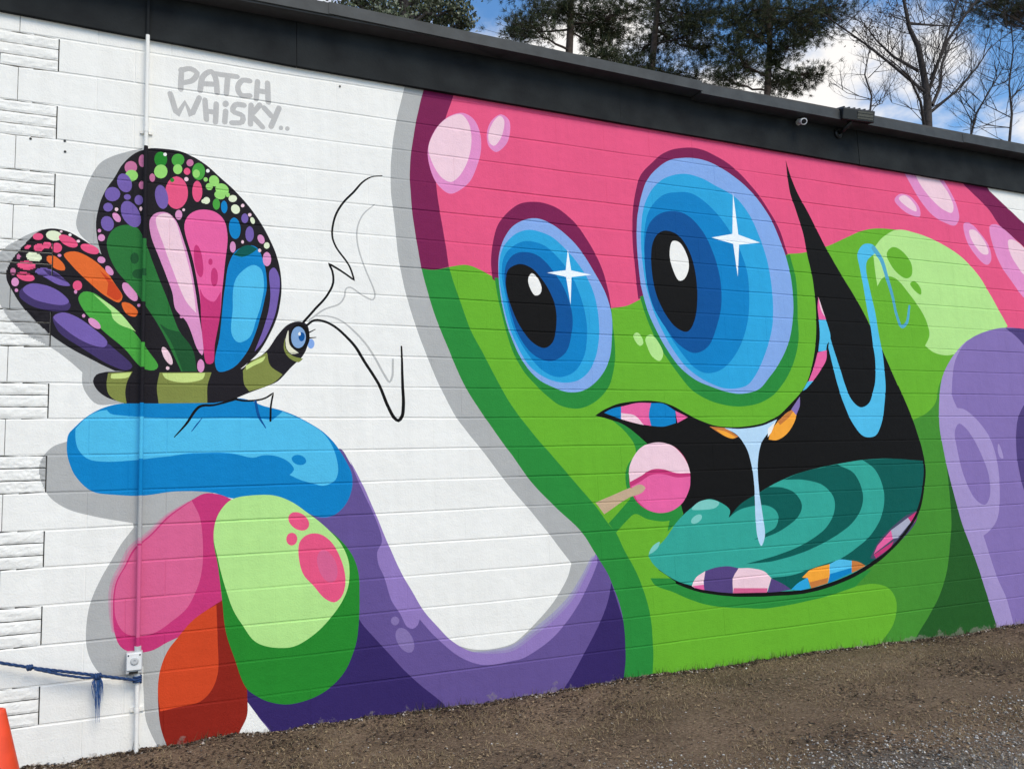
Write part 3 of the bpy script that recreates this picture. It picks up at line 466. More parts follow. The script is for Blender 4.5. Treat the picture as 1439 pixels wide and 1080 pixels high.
cell_green_dark -256,2856 -221,2945 -164,2976 -99,2965 -60,2903 1,2734 73,2544 142,2353 214,2247 243,2111! 156,2109! 56,2328 -15,2453 -101,2577 -209,2710
cell_green_deep 142,2348! 214,2247 243,2111! 164,2109! 96,2287 36,2391 79,2363
cell_green_deep -85,2780 -91,2755 -107,2743 -123,2752 -131,2776 -124,2801 -108,2812 -92,2803
cell_green_deep -41,2688 -52,2666 -79,2655 -106,2662 -118,2682 -107,2704 -80,2715 -53,2708
cell_lilac -26,3024 8,3067 67,3073 115,3029 169,2878 210,2718 244,2501 278,2249 270,2210 242,2248 181,2410 121,2481 100,2588 31,2780 -21,2928
pink_pale 8,3041 67,3069 111,3024 157,2877 206,2683 236,2465! 180,2532 119,2677 58,2847
hot_pink 164,3007 195,3077 256,3110 338,3105 392,3055 413,2967 401,2808 385,2650 370,2450 342,2286 331,2164 298,2159 274,2284 256,2554 218,2772
rose_dark 255,2620! 280,2568 333,2540 377,2609! 370,2450 342,2286 331,2164 298,2159 274,2284
rose_dark 270,2792 274,2742 270,2703 260,2687 246,2698 232,2732 222,2781 218,2832 222,2871 232,2887 246,2877 260,2842
rose_dark 327,2789 324,2774 315,2768 306,2773 303,2787 306,2801 315,2808 324,2803
rose_dark 356,2697 354,2668 346,2646 336,2638 326,2645 318,2666 316,2694 318,2723 325,2745 336,2753 346,2746 354,2726
blue 422,2787 464,2871 540,2909 587,2899 629,2802 646,2666 624,2529 582,2370 527,2235 445,2136 363,2113 343,2165 370,2340 390,2561
teal_dark 447,2843! 497,2896 548,2910 591,2890! 548,2855 497,2833
sky_blue 456,2677 519,2762 569,2788 612,2764 629,2665 612,2542 582,2437 540,2324 477,2295 440,2342 444,2511
cell_purple 664,2759 690,2779 720,2726 715,2579 684,2442 616,2296 573,2241! 641,2440 667,2577
mauve -101,3339 -111,3309 -135,3295 -160,3303 -170,3330 -161,3359 -136,3374 -112,3366
lime -96,3288 -106,3262 -131,3249 -155,3256 -166,3280 -156,3306 -132,3319 -107,3312
cell_purple -133,3253 -128,3222 -134,3195 -149,3178 -170,3176 -190,3189 -204,3214 -209,3245 -203,3272 -188,3289 -168,3291 -147,3278
mauve -55,3384 -60,3355 -74,3342 -88,3352 -94,3380 -89,3409 -75,3422 -61,3412
leaf_green 63,3408 53,3372 28,3354 3,3366 -8,3399 2,3436 27,3453 52,3442
lime 66,3332 55,3299 29,3283 2,3293 -9,3323 2,3356 28,3372 55,3363
white 61,3440 58,3431 51,3427 44,3430 41,3437 44,3445 51,3450 58,3447
cell_green 160,3416 149,3386 124,3371 98,3379 87,3407 98,3437 123,3452 149,3444
lime 150,3356 143,3333 124,3321 106,3328 98,3350 105,3373 124,3384 142,3377
mauve 213,3404 207,3388 193,3379 178,3384 172,3399 178,3416 192,3425 207,3420
cell_green 279,3358 274,3330 261,3308 242,3299 224,3304 210,3322 205,3349 210,3377 223,3398 241,3408 260,3403 274,3385
lime 250,3341 244,3321 230,3311 215,3317 209,3336 215,3356 229,3365 244,3359
pink 195,3348 190,3331 177,3323 164,3328 158,3343 164,3360 176,3368 189,3363
white 306,3366 303,3357 295,3353 288,3355 285,3363 288,3372 295,3376 302,3373
lime 358,3324 362,3297 350,3275 327,3270 308,3286 303,3312 316,3334 339,3339
lime 325,3267 319,3250 304,3242 290,3247 283,3262 289,3279 304,3288 319,3283
pink 182,3210 174,3158 150,3118 119,3101 87,3111 63,3146 54,3196 62,3249 85,3289 116,3307 149,3297 173,3261
pink 263,3228 260,3194 249,3168 235,3157 221,3165 210,3189 206,3222 210,3256 220,3282 234,3293 248,3286 259,3262
cell_purple 69,3178 71,3140 63,3110 47,3095 28,3099 11,3122 -0,3157 -2,3195 6,3226 22,3241 41,3236 58,3214
lime 415,3236 393,3218 362,3221 342,3245 343,3274 365,3292 395,3289 416,3265
mauve -61,3233 -65,3213 -76,3204 -87,3211 -92,3229 -87,3248 -77,3257 -65,3251
cell_purple -190,3161 -202,3129 -231,3113 -261,3123 -273,3152 -262,3184 -233,3200 -203,3190
cell_purple -67,3139 -73,3117 -90,3106 -106,3113 -113,3134 -107,3157 -91,3167 -74,3160
cell_purple -133,3150 -138,3137 -152,3130 -165,3134 -171,3146 -166,3158 -152,3165 -139,3161
cell_purple -227,3079 -234,3060 -253,3050 -271,3056 -279,3073 -272,3092 -254,3102 -235,3096
cell_purple -91,3073 -78,3033 -79,2995 -94,2971 -119,2967 -147,2984 -171,3016 -184,3057 -183,3094 -168,3118 -143,3123 -115,3106
cell_purple -223,2993 -222,2957 -240,2933 -267,2935 -286,2960 -288,2996 -270,3020 -243,3019
cell_lilac -193,3033 -184,3010 -189,2993 -204,2992 -221,3008 -229,3030 -225,3047 -210,3048
cell_lilac -265,2890 -270,2874 -283,2867 -296,2872 -302,2887 -297,2902 -284,2910 -270,2904
cell_lilac -286,2931 -288,2923 -295,2919 -302,2922 -304,2929 -302,2937 -295,2941 -289,2938
pink_pale -198,3069 -201,3061 -207,3057 -214,3059 -217,3067 -215,3075 -208,3078 -201,3076
pink_pale -70,3086 -72,3076 -78,3072 -83,3075 -86,3084 -83,3094 -78,3098 -72,3095
cell_lilac 151,3068 145,3045 131,3035 117,3043 111,3064 117,3087 131,3097 145,3090
pink_pale 167,3101 164,3094 159,3091 153,3093 151,3099 153,3106 159,3109 164,3107
cell_pale 309,3174 303,3158 288,3149 274,3155 268,3170 274,3187 288,3195 303,3190
cell_green 367,3158 361,3131 346,3119 332,3128 325,3153 331,3180 346,3192 361,3183
blue 411,3144 405,3114 392,3101 379,3112 373,3140 378,3170 392,3183 405,3172
lime 398,3208 383,3192 358,3190 338,3204 335,3226 350,3242 375,3244 395,3229
cell_pale 467,3205 460,3188 442,3179 424,3184 417,3199 424,3216 442,3225 460,3220
cell_pale 481,3151 485,3128 474,3109 454,3105 437,3119 433,3142 444,3161 464,3165
cell_purple 535,3083 529,3059 514,3049 499,3057 493,3079 499,3102 514,3113 529,3105
blue 489,3017 487,2983 477,2956 461,2944 443,2950 429,2972 422,3005 423,3040 433,3067 449,3079 467,3073 481,3050
cell_purple 569,2985 562,2949 544,2932 526,2945 518,2980 526,3017 544,3033 562,3020
cell_lilac 460,2893 455,2867 443,2856 431,2865 426,2891 431,2917 443,2928 455,2919
pink_pale 510,2929 508,2921 502,2917 496,2920 493,2928 496,2936 502,2940 507,2937
cell_pale 573,3077 575,3061 568,3050 558,3052 549,3066 547,3082 554,3092 564,3090
pink_pale 512,3163 509,3155 501,3151 494,3153 491,3161 494,3170 501,3174 509,3171
pink_pale 555,3108 551,3099 544,3095 536,3098 533,3106 536,3114 544,3118 551,3116
cell_lilac 630,2967 634,2944 625,2928 609,2929 595,2946 591,2969 600,2984 616,2984
cell_lilac 672,2833 665,2800 646,2785 628,2797 621,2829 628,2862 647,2877 665,2864
cell_pale 664,2919 659,2904 647,2897 634,2902 629,2916 635,2932 647,2939 659,2934
pink_pale 613,2883 610,2875 604,2871 597,2874 594,2881 597,2890 604,2894 610,2891
pink_pale 94,2211 105,2184 108,2161 103,2149 91,2151 76,2166 60,2190 50,2218 46,2240 51,2252 63,2251 79,2236
pink_pale 90,2129 87,2121 80,2118 73,2121 70,2128 73,2136 80,2139 87,2136
cell_lilac 283,2146 277,2117 263,2105 249,2116 243,2145 248,2174 262,2186 276,2175
cell_lilac 162,2440 159,2433 153,2430 147,2432 144,2439 147,2446 153,2449 159,2446
leaf_green 105,3283 101,3273 93,3268 84,3271 81,3280 84,3290 93,3295 101,3292
mauve -3,3284 -7,3264 -18,3255 -29,3262 -34,3280 -30,3299 -19,3309 -7,3302
pink_pale 185,3297 182,3287 173,3282 165,3285 161,3294 164,3304 173,3309 181,3306
lime 296,3309 292,3299 283,3294 275,3297 271,3307 274,3317 283,3322 292,3319
lime 425,3223 421,3213 413,3208 404,3211 400,3221 404,3231 412,3236 421,3233
cell_pale 284,3167 281,3157 272,3152 263,3155 259,3165 263,3175 272,3179 280,3176
text/33,33 138,3998 135,3867
text/33,33 134,3992 191,4012 229,3990 204,3939 143,3910
text/34,34 246,3876 266,3978 312,4014 338,3971 347,3878
text/34,34 258,3925 338,3933
text/34,34 338,4004 466,4007
text/34,34 410,4002 402,3882
text/34,34 544,3991 500,3989 470,3936 492,3887 544,3891
text/34,34 592,3995 583,3873
text/35,35 654,3995 658,3866
text/35,35 592,3932 658,3933
text/33,33 75,3830 116,3698! 160,3788! 198,3706! 242,3829
text/33,33 276,3820 285,3695
text/33,33 343,3807 339,3685
text/33,33 280,3750 343,3751
text/33,33 398,3768 394,3693
text/34,34 509,3823 458,3820 441,3775 501,3751 496,3708 436,3694
text/34,34 552,3830 548,3701
text/34,34 605,3838 552,3763! 622,3693
text/35,35 631,3823 675,3777
text/35,35 724,3837 675,3705
text 417,3818 411,3803 398,3794 384,3798 379,3812 384,3828 398,3837 411,3833
text 751,3706 747,3695 737,3689 727,3692 723,3702 727,3714 737,3720 747,3717
text 792,3707 787,3696 777,3690 767,3693 763,3703 767,3715 777,3721 788,3718
""".strip().split("\n")

def spline(pts, closed):
    """Catmull-Rom through the points; a point marked as a corner stays sharp"""
    n = len(pts); out = []
    segs = n if closed else n - 1
    for i in range(segs):
        p1, p2 = pts[i], pts[(i + 1) % n]
        a = np.array(p1[:2]); b = np.array(p2[:2])
        L = np.hypot(*(b - a))
        p0 = pts[i - 1] if (closed or i > 0) else p1
        p3 = pts[(i + 2) % n] if (closed or i + 2 < n) else p2
        if p1[2]: p0 = p1
        if p2[2]: p3 = p2
        if p1[2] and p2[2]:
            out.append(tuple(a)); continue
        # centripetal tangents
        def tan(q0, q1, q2):
            q0, q1, q2 = (np.array(q[:2]) for q in (q0, q1, q2))
            d0 = max(np.hypot(*(q1 - q0)), 1e-6) ** .5; d1 = max(np.hypot(*(q2 - q1)), 1e-6) ** .5
            if d0 < 0.01: return (q2 - q1)
            if d1 < 0.01: return (q1 - q0) 
            return ((q1 - q0) / d0 - (q2 - q0) / (d0 + d1) + (q2 - q1) / d1) * d1
        def tan2(q1, q2, q3):
            q1, q2, q3 = (np.array(q[:2]) for q in (q1, q2, q3))
            d1 = max(np.hypot(*(q2 - q1)), 1e-6) ** .5; d2 = max(np.hypot(*(q3 - q2)), 1e-6) ** .5
            if d2 < 0.01: return (q2 - q1)
            return ((q2 - q1) / d1 - (q3 - q1) / (d1 + d2) + (q3 - q2) / d2) * d1
        m1 = tan(p0, p1, p2); m2 = tan2(p1, p2, p3)
        k = int(max(2, min(7, L / 16)))
        for j in range(k):
            t = j / k
            h = (2*t**3 - 3*t*t + 1) * a + (t**3 - 2*t*t + t) * m1 + (-2*t**3 + 3*t*t) * b + (t**3 - t*t) * m2
            out.append((h[0], h[1]))
    if not closed: out.append(tuple(pts[-1][:2]))
    return out

def stroke(line, w):
    P = np.array(line); n = len(P)
    s = np.concatenate([[0], np.cumsum(np.hypot(*np.diff(P, axis=0).T))]); s /= s[-1]
    W = np.interp(s, np.linspace(0, 1, len(w)), w) / 2
    T = np.gradient(P, axis=0); T /= np.maximum(np.hypot(*T.T), 1e-6)[:, None]
    Nn = np.stack([-T[:, 1], T[:, 0]], 1)
    quads = []
    for i in range(n - 1):
        quads.append([P[i] + Nn[i] * W[i], P[i] - Nn[i] * W[i], P[i + 1] - Nn[i + 1] * W[i + 1], P[i + 1] + Nn[i + 1] * W[i + 1]])
    # one outline: left side, round end, right side, round start
    l = P + Nn * W[:, None]; r = P - Nn * W[:, None]
    def arc(c, a0, rad): return [(c[0] + rad * math.cos(a0 - math.pi * k / 4), c[1] + rad * math.sin(a0 - math.pi * k / 4)) for k in (1, 2, 3)]
    e = arc(P[-1], math.atan2(*Nn[-1][::-1]), W[-1]); b = arc(P[0], math.atan2(*(-Nn[0])[::-1]), W[0])
    return [tuple(p) for p in l] + e + [tuple(p) for p in r[::-1]] + b

SHAPES = []            # (paint name, polygon Nx2 in metres, winding test)
for ln in MURAL:
    t = ln.split(); head = t[0].split("/")
    pts = []
    for q in t[1:]:
        x, z = q.rstrip("!").split(","); pts.append((float(x), float(z), q.endswith("!")))
    if len(head) > 1: poly = stroke(spline(pts, False), [float(v) for v in head[1].split(",")])
    else: poly = spline(pts, True)
    poly = np.array(poly) / 1000.0
    # unsteady hand: edges wander by a millimetre or two
    poly = np.array([(x + 0.0022 * noise.noise(Vector((x * 9, z * 9, 1.5))), z + 0.0022 * noise.noise(Vector((x * 9, z * 9, 8.5)))) for x, z in poly])
    SHAPES.append((head[0], poly))

def inside(poly, X, Z):
    """non-zero winding"""
    wn = np.zeros(len(X), int)
    x0, z0 = poly[-1]
    for x1, z1 in poly:
        side = (x1 - x0) * (Z - z0) - (X - x0) * (z1 - z0)
        up = (z0 <= Z) & (z1 > Z) & (side > 0)
        dn = (z0 > Z) & (z1 <= Z) & (side < 0)
        wn += up; wn -= dn
        x0, z0 = x1, z1
    return wn != 0

PNAMES = list(PAINT)
def colour_at(X, Z):
    X = np.asarray(X); Z = np.asarray(Z)
    res = np.full(len(X), PNAMES.index('white'))
    for nm, poly in SHAPES:
        lo = poly.min(0); hi = poly.max(0)
        k = np.where((X >= lo[0]) & (X <= hi[0]) & (Z >= lo[1]) & (Z <= hi[1]))[0]
        if len(k) == 0: continue
        ins = inside(poly, X[k], Z[k])
        res[k[ins]] = PNAMES.index(nm)
    return res
PM = [paint_mat(n, PAINT[n]) for n in PNAMES]

# ------------------------------------------------------------------ block courses
LINES = [4.279, 4.074, 3.866, 3.659, 3.452, 3.249, 3.042, 2.841, 2.641, 2.44, 2.235, 2.03, 1.83, 1.627, 1.423, 1.221, 1.02, 0.818,
         0.609, 0.403, 0.199, -0.21]           # bed joints, top to bottom
XL, XR, BL = -1.343, 12.85, 0.4064
QX = -0.530                                            # right edge of the split-face quoins
BJ, BB, HJ, HB = 0.0035, 0.0045, 0.0016, 0.003         # bed joint half width, its bevel, head joint half width, its bevel
rng = random.Random(5)
def heads(r):
    """x of head joints in course r (0 is the part course under the fascia)"""
    off = -0.530 if r % 2 == 1 else -0.327
    xs = []
    k = math.ceil((XL - off) / BL + 0.02)
    while off + k * BL < XR - 0.05:
        xs.append(off + k * BL); k += 1
    return xs
def is_quoin(r): return r % 2 == 1 and 1 <= r <= 20
HEADS = [[x for x in heads(r) if not (is_quoin(r) and x < QX - 0.01)] for r in range(len(LINES) - 1)]
HSTR = [[(1.0 if x < 0.2 else 0.06 + 0.3 * rng.random() ** 2) for x in HEADS[r]] for r in range(len(HEADS))]

def build_wall(building):
    V = []; Ed = []
    def add_line(p, q, step):
        n = max(1, int(round(math.hypot(q[0] - p[0], q[1] - p[1]) / step)))
        i = len(V)
        for k in range(n + 1): V.append((p[0] + (q[0] - p[0]) * k / n, p[1] + (q[1] - p[1]) * k / n))
        Ed.extend((i + k, i + k + 1) for k in range(n))
    for i, z in enumerate(LINES):
        for d in ((-BJ - BB, -BJ, BJ, BJ + BB) if 0 < i < len(LINES) - 1 else (0,)):
            add_line((XL, z + d), (XR, z + d), 0.17)
    for r in range(len(LINES) - 1):
        for x in HEADS[r]:
            for d in (-HJ - HB, -HJ, HJ, HJ + HB):
                add_line((x + d, LINES[r + 1] + BJ), (x + d, LINES[r] - BJ), 0.3)
    add_line((XL, LINES[0]), (XL, LINES[-1]), 9); add_line((XR, LINES[0]), (XR, LINES[-1]), 9)
    for nm, poly in SHAPES:
        i = len(V); n = len(poly)
        V.extend((min(max(x, XL - 0.5), XR + 0.5), min(max(z, -0.4), 4.5)) for x, z in poly)
        Ed.extend((i + k, i + (k + 1) % n) for k in range(n))
    vv, ee, ff, _a, _b, _c = delaunay_2d_cdt([Vector(v) for v in V], Ed, [], 0, 2e-5)
    P = np.array([(v.x, v.y) for v in vv]); F = np.array([f[:3] for f in ff])
    C = P[F].mean(1)
    ok = (C[:, 0] > XL) & (C[:, 0] < XR) & (C[:, 1] > LINES[-1]) & (C[:, 1] < LINES[0])
    F = F[ok]; C = C[ok]
    col = colour_at(C[:, 0], C[:, 1])
    la = -np.array(LINES)
    row = np.clip(np.searchsorted(la, -C[:, 1]) - 1, 0, len(LINES) - 2)
    zl = np.array(LINES)
    bed = np.minimum(np.abs(C[:, 1] - zl[row]), np.abs(C[:, 1] - zl[row + 1])) < BJ
    column = np.zeros(len(F), int); head = np.zeros(len(F), bool); quoin = np.zeros(len(F), bool)
    for r in range(len(LINES) - 1):
        k = np.where(row == r)[0]; hx = np.array(HEADS[r])
        column[k] = np.searchsorted(hx, C[k, 0])
        head[k] = np.abs(C[k, 0][:, None] - hx[None]).min(1) < HJ
        if is_quoin(r): quoin[k] = C[k, 0] < QX
    # surface depth of every vertex (bevelled arrises) and a slightly wandering joint line
    vz = P[:, 1]; vx = P[:, 0]
    vr = np.clip(np.searchsorted(la, -vz) - 1, 0, len(LINES) - 2)
    dbed = np.abs(vz[:, None] - zl[None, 1:-1]).min(1); ibed = np.abs(vz[:, None] - zl[None]).argmin(1)
    yb = 0.0034 * np.clip((BJ + BB - dbed) / BB, 0, 1)
    fill = np.array([min(1.0, max(0.3, 0.72 + 0.7 * noise.noise(Vector((x * 0.9, i * 7.3, 2.0))) + 0.3 * noise.noise(Vector((x * 5.0, i * 3.1, 6.0))))) for x, i in zip(vx, ibed)])
    yb *= fill                                          # paint has half filled some joints
    yh = np.zeros(len(P))
    for r in range(len(LINES) - 1):
        k = np.where(vr == r)[0]; hx = np.array(HEADS[r]); hs = np.array(HSTR[r])
        dd = np.abs(vx[k][:, None] - hx[None]); j = dd.argmin(1)
        yh[k] = 0.0016 * hs[j] * np.clip((HJ + HB - dd.min(1)) / HB, 0, 1)
    Y = np.maximum(yb, yh)
    wob = np.array([noise.noise(Vector((x * 2.3, i * 3.7, 0))) * 0.0035 + noise.noise(Vector((x * 9, i * 5.1, 7))) * 0.0012 for x, i in zip(vx, ibed)])
    fade = np.clip(1 - dbed / 0.06, 0, 1)
    Zw = vz + wob * fade

    def piece(name, tris, yoff, parent, skirt=0.0, lookup=None):
        """mesh of the given triangles; open borders get skirts going back into the wall"""
        ids, inv = np.unique(F[tris].ravel(), return_inverse=True)
        tri = inv.reshape(-1, 3); n = len(ids)
        verts = [(float(vx[i]), float(Y[i]) + yoff, float(Zw[i])) for i in ids]
        cs = col[tris]; faces = []; mi = []
        used, cinv = np.unique(cs, return_inverse=True)
        cnt = {}
        for t_, c_ in zip(tri, cinv):
            a, b, c = (int(q) for q in t_)
            ar = (P[ids[b]] - P[ids[a]]); br = (P[ids[c]] - P[ids[a]])
            if ar[0] * br[1] - ar[1] * br[0] < 0: b, c = c, b
            faces.append((a, b, c)); mi.append(int(c_))
            if skirt:
                for u, v in ((a, b), (b, c), (c, a)): cnt[(u, v)] = int(c_)
        if skirt:
            base = {}
            def bk(i):
                if i not in base:
                    base[i] = len(verts); x, y, z = verts[i]; verts.append((x, skirt, z))
                return base[i]
            for (u, v), c_ in list(cnt.items()):
                if (v, u) not in cnt:
                    faces.append((v, u, bk(u), bk(v))); mi.append(c_)
        return mesh_obj(name, verts, faces, [PM[i] for i in used], parent, mi)

    # mortar: recessed in the bed joints, nearly flush in the head joints
    mort = bed | head | quoin
    wall_tris = np.where(mort)[0]
    wall = piece("wall", np.where(bed & ~quoin)[0], 0.0007, building)
    tag(wall, "white painted concrete block wall covered by a bright cartoon monster mural")
    hm = np.where(head & ~bed & ~quoin & (C[:, 0] > QX + 0.02))[0]
    tag(piece("head_joint_mortar", hm, 0.0003, wall), kind="stuff")
    mesh_obj("quoin_backing", [(XL, 0.014, LINES[-1]), (QX + 0.002, 0.014, LINES[-1]), (QX + 0.002, 0.014, LINES[0]), (XL, 0.014, LINES[0])], [(0, 1, 2, 3)], MORTAR, wall)
    # blocks
    key = row * 1000 + column
    key[mort] = -1
    cells = []
    for k in np.unique(key):
        if k < 0: continue
        tr = np.where(key == k)[0]; c = C[tr].mean(0)
        d = Vector((c[0], 0, c[1])) - CAM
        vis = d.dot(c_f); u = d.dot(c_r) / vis; w = d.dot(c_u) / vis
        inv = abs(u) < 0.66 and abs(w) < 0.50 and c[1] > -0.02
        w_ = P[F[tr].ravel()]; ext = w_.max(0) - w_.min(0)
        cells.append(((ext[0] * ext[1] * abs(d.y) / d.length ** 3) * (1 if inv else 0.001), tr))
    cells.sort(key=lambda q: -q[0])
    for a, tr in cells[:300]:
        piece("block", tr, rng.uniform(-0.0007, 0.0007), wall, 0.03)
    rest = np.concatenate([tr for a, tr in cells[300:]])
    tag(piece("distant_blocks", rest, 0.0, wall, 0.03), kind="stuff")
    # split-face quoin strips
    for r in range(1, 21, 2):
        z1 = LINES[r] - BJ; z0 = LINES[r + 1] + BJ; GAP = 0.0055; h = (z1 - z0 - 2 * GAP) / 3
        for s in range(3):
            a = z0 + s * (h + GAP); b = a + h
            cuts = [QX - 0.003, -0.95 + rng.uniform(-.12, .14) if s != 1 else -0.82 + rng.uniform(-.1, .03), XL]
            for c in range(2):
                xa, xb = cuts[c + 1] + 0.002, cuts[c] - 0.002
                gxs, gzs = np.meshgrid(np.linspace(xa, xb, 40), np.linspace(a, b, 6)); plain = len(set(colour_at(gxs.ravel(), gzs.ravel()))) == 1
                nx = max(8, int((xb - xa) / (0.014 if plain else 0.005))); nzz = 5 if plain else 10; vv2 = []; sd = rng.random() * 99
                for j in range(nzz + 1):
                    for i in range(nx + 1):
                        x = xa + (xb - xa) * i / nx; z = a + (b - a) * j / nzz
                        edge = (j in (0, nzz)) or (i in (0, nx))
                        rg = noise.noise(Vector((x * 18, z * 34, sd))) * 0.6 + noise.noise(Vector((x * 48, z * 62, sd))) * 0.6
                        y = -0.0012 - 0.0040 * rg + (0.003 if edge else 0)
                        if edge: z += noise.noise(Vector((x * 30, j, sd))) * 0.0016
                        vv2.append((x, min(y, 0.006), z))
                f2 = []; W = nx + 1
                for j in range(nzz):
                    for i in range(nx):
                        q = j * W + i; f2.append((q, q + 1, q + W + 1, q + W))
                cc = [( (vv2[f[0]][0] + vv2[f[2]][0]) / 2, (vv2[f[0]][2] + vv2[f[2]][2]) / 2) for f in f2]
                ci = list(colour_at([p[0] for p in cc], [p[1] for p in cc]))
                border = [i for i in range(W)] + [j * W + nx for j in range(1, nzz + 1)] + [nzz * W + i for i in range(nx - 1, -1, -1)] + [j * W for j in range(nzz - 1, 0, -1)]
                n0 = len(vv2)
                for q in border: vv2.append((vv2[q][0], 0.03, vv2[q][2]))
                for k in range(len(border)):
                    k2 = (k + 1) % len(border)
                    f2.append((border[k2], border[k], n0 + k, n0 + k2)); ci.append(PNAMES.index('white'))
                used = sorted(set(int(q) for q in ci))
                mesh_obj("stone_strip", vv2, f2, [PM[q] for q in used], wall, [used.index(int(q)) for q in ci])
    return wall

MORTAR = simple("bare_mortar", (62, 61, 60), 0.95, 0.3, 30)
FASCIA_M = simple("charcoal_paint", (40, 43, 44), 0.75, 0.22, 4, 0.25, 60, lo=(26, 28, 30), spec=0.12)
EDGE_M = simple("grey_metal_edge", (64, 67, 68), 0.6, 0.25, 9, 0.2, 40, spec=0.25)
ROOF_M = simple("roof_felt", (70, 70, 70), 0.9, 0.2, 8, 0.3)
PLAIN_WALL = paint_mat("side_wall", (228, 230, 232))
BLACKM = simple("black_metal", (16, 17, 18), 0.45, 0.15, 15, 0.05)
WHITE_PL = simple("white_plastic", (226, 227, 226), 0.4, 0.05, 15, 0.0)
LENS_M = simple("dark_glass", (14, 15, 18), 0.12, 0.05, 10, 0.0)
ZINC = simple("galvanised_box", (190, 192, 192), 0.5, 0.1, 30, 0.1)

building = empty("building")
tag(building, "low white block building with a bright monster and butterfly mural under black fascia", "building")
build_wall(building)

# the rest of the shell
mb = MB().box((XL + 0.002, 0.032, -0.3), (XR - 0.002, 9.0, 4.40))
mb.build("shell", PLAIN_WALL, building)

# fascia boards
def ip(x, xs, ys): return float(np.interp(x, xs, ys))
FBX, FBZ = [-1.62, -0.83, 0.83, 3.27, 5.71, 8.15, 12.9], [4.205, 4.178, 4.131, 4.099, 4.068, 4.042, 4.0]
def fbot(x): return ip(x, FBX, FBZ)
fascia = empty("fascia", (0, 0, 0), building)
ends = [-1.40, 0.835, 3.275, 5.715, 8.155, 10.595, 12.95]
for i in range(len(ends) - 1):
    a, b = ends[i] + 0.0015, ends[i + 1] - 0.0015
    y0 = -0.028 - (0.002 if i % 2 else 0)
    nseg = 10; v = []; f = []
    for k in range(nseg + 1):
        x = a + (b - a) * k / nseg; zb = fbot(x) + 0.002 * noise.noise(Vector((x * 2, 0, i))); 
        yy = y0 + 0.003 * noise.noise(Vector((x * 1.3, 4, i)))
        v += [(x, yy, zb), (x, yy, 4.52), (x, 0.0, 4.52), (x, 0.0, zb)]
    for k in range(nseg):
        q = k * 4
        for s in range(4): f.append((q + s, q + 4 + s, q + 4 + (s + 1) % 4, q + (s + 1) % 4))
    f += [(0, 1, 2, 3), (nseg * 4 + 3, nseg * 4 + 2, nseg * 4 + 1, nseg * 4)]
    f = [tuple(reversed(q)) for q in f]
    mesh_obj("fascia_board", v, f, FASCIA_M, fascia)

# roof with its metal drip edge in overlapping lengths
roof = MB().box((XL - 0.06, -0.15, 4.44), (XR + 0.1, 9.1, 4.482)).build("roof", ROOF_M, building)
pieces = [(-1.45, 1.02, 4.488, 4.482), (1.02, 3.95, 4.486, 4.436), (3.95, 6.9, 4.412, 4.405), (6.9, 9.9, 4.41, 4.40), (9.9, 12.98, 4.398, 4.39)]
for i, (a, b, za, zb) in enumerate(pieces):
    za -= 0.03; zb -= 0.03; y0 = -0.162 - 0.003 * (i % 2); v = []; f = []; ns = 8
    for k in range(ns + 1):
        x = a + (b + 0.012 - a) * k / ns; z = za + (zb - za) * k / ns + 0.002 * noise.noise(Vector((x * 1.7, i, 3)))
        v += [(x, y0, z), (x, y0 + 0.002, z + 0.082), (x, -0.02, z + 0.084), (x, -0.02, z + 0.006)]
    for k in range(ns):
        q = k * 4
        for s in range(4): f.append(tuple(reversed((q + s, q + 4 + s, q + 4 + (s + 1) % 4, q + (s + 1) % 4))))
    f += [(3, 2, 1, 0), (ns * 4, ns * 4 + 1, ns * 4 + 2, ns * 4 + 3)]
    mesh_obj("drip_edge", v, f, EDGE_M, roof)

# anchor holes left in the wall
for x, z in ((-0.487, 3.45), (-0.484, 3.385), (-0.66, 3.44), (1.12, 4.05)):
    MB().lathe([(0.007, 0), (0.007, 0.006), (0.004, 0.0065)], 8, Matrix.Translation((x, 0.002, z)) @ Matrix.Rotation(R(90), 4, 'X')).build("anchor_plug", BLACKM, building)

# ------------------------------------------------------------------ conduit, painted over with the wall
CX, CY, CR = -0.055, -0.041, 0.0115
conduit = empty("conduit_pipe", (CX, CY, 0))
tag(conduit, "thin vertical conduit pipe on the wall, painted over with the mural colours", "pipe")
zs = np.linspace(0.40, 4.13, 700); cc = colour_at(np.full(700, CX), zs)
cuts = [0.40]; cols = []
for k in range(1, 700):
    if cc[k] != cc[k - 1]: cuts.append(float((zs[k] + zs[k - 1]) / 2)); cols.append(int(cc[k - 1]))
cols.append(int(cc[-1])); cuts.append(4.165)
cuts = [-0.06] + cuts; cols = [PNAMES.index('white')] + cols
cuts.append(4.445); cols.append(len(PM))
mbp = MB(); mi = []
for k in range(len(cols)):
    n0 = len(mbp.f); mbp.tube([(0, 0, cuts[k]), (0, 0, cuts[k + 1])], CR, 14, cap=False); mi += [cols[k]] * (len(mbp.f) - n0)
used = sorted(set(mi)); allm = PM + [FASCIA_M]
mesh_obj("tube", mbp.v, mbp.f, [allm[u] for u in used], conduit, [used.index(m) for m in mi], smooth=True)
for z in (0.22, 3.56):
    c = int(colour_at([CX], [z])[0])
    s = MB(); s.tube([(-0.0, 0, z - 0.011), (0, 0, z + 0.011)], CR + 0.002, 14); s.box((-0.034, CR + 0.018, z - 0.011), (0.034, 0.040, z + 0.011)); s.box((-0.014, 0.004, z - 0.0108), (0.014, 0.034, z + 0.0108))
    s.build("strap", PM[c], conduit)

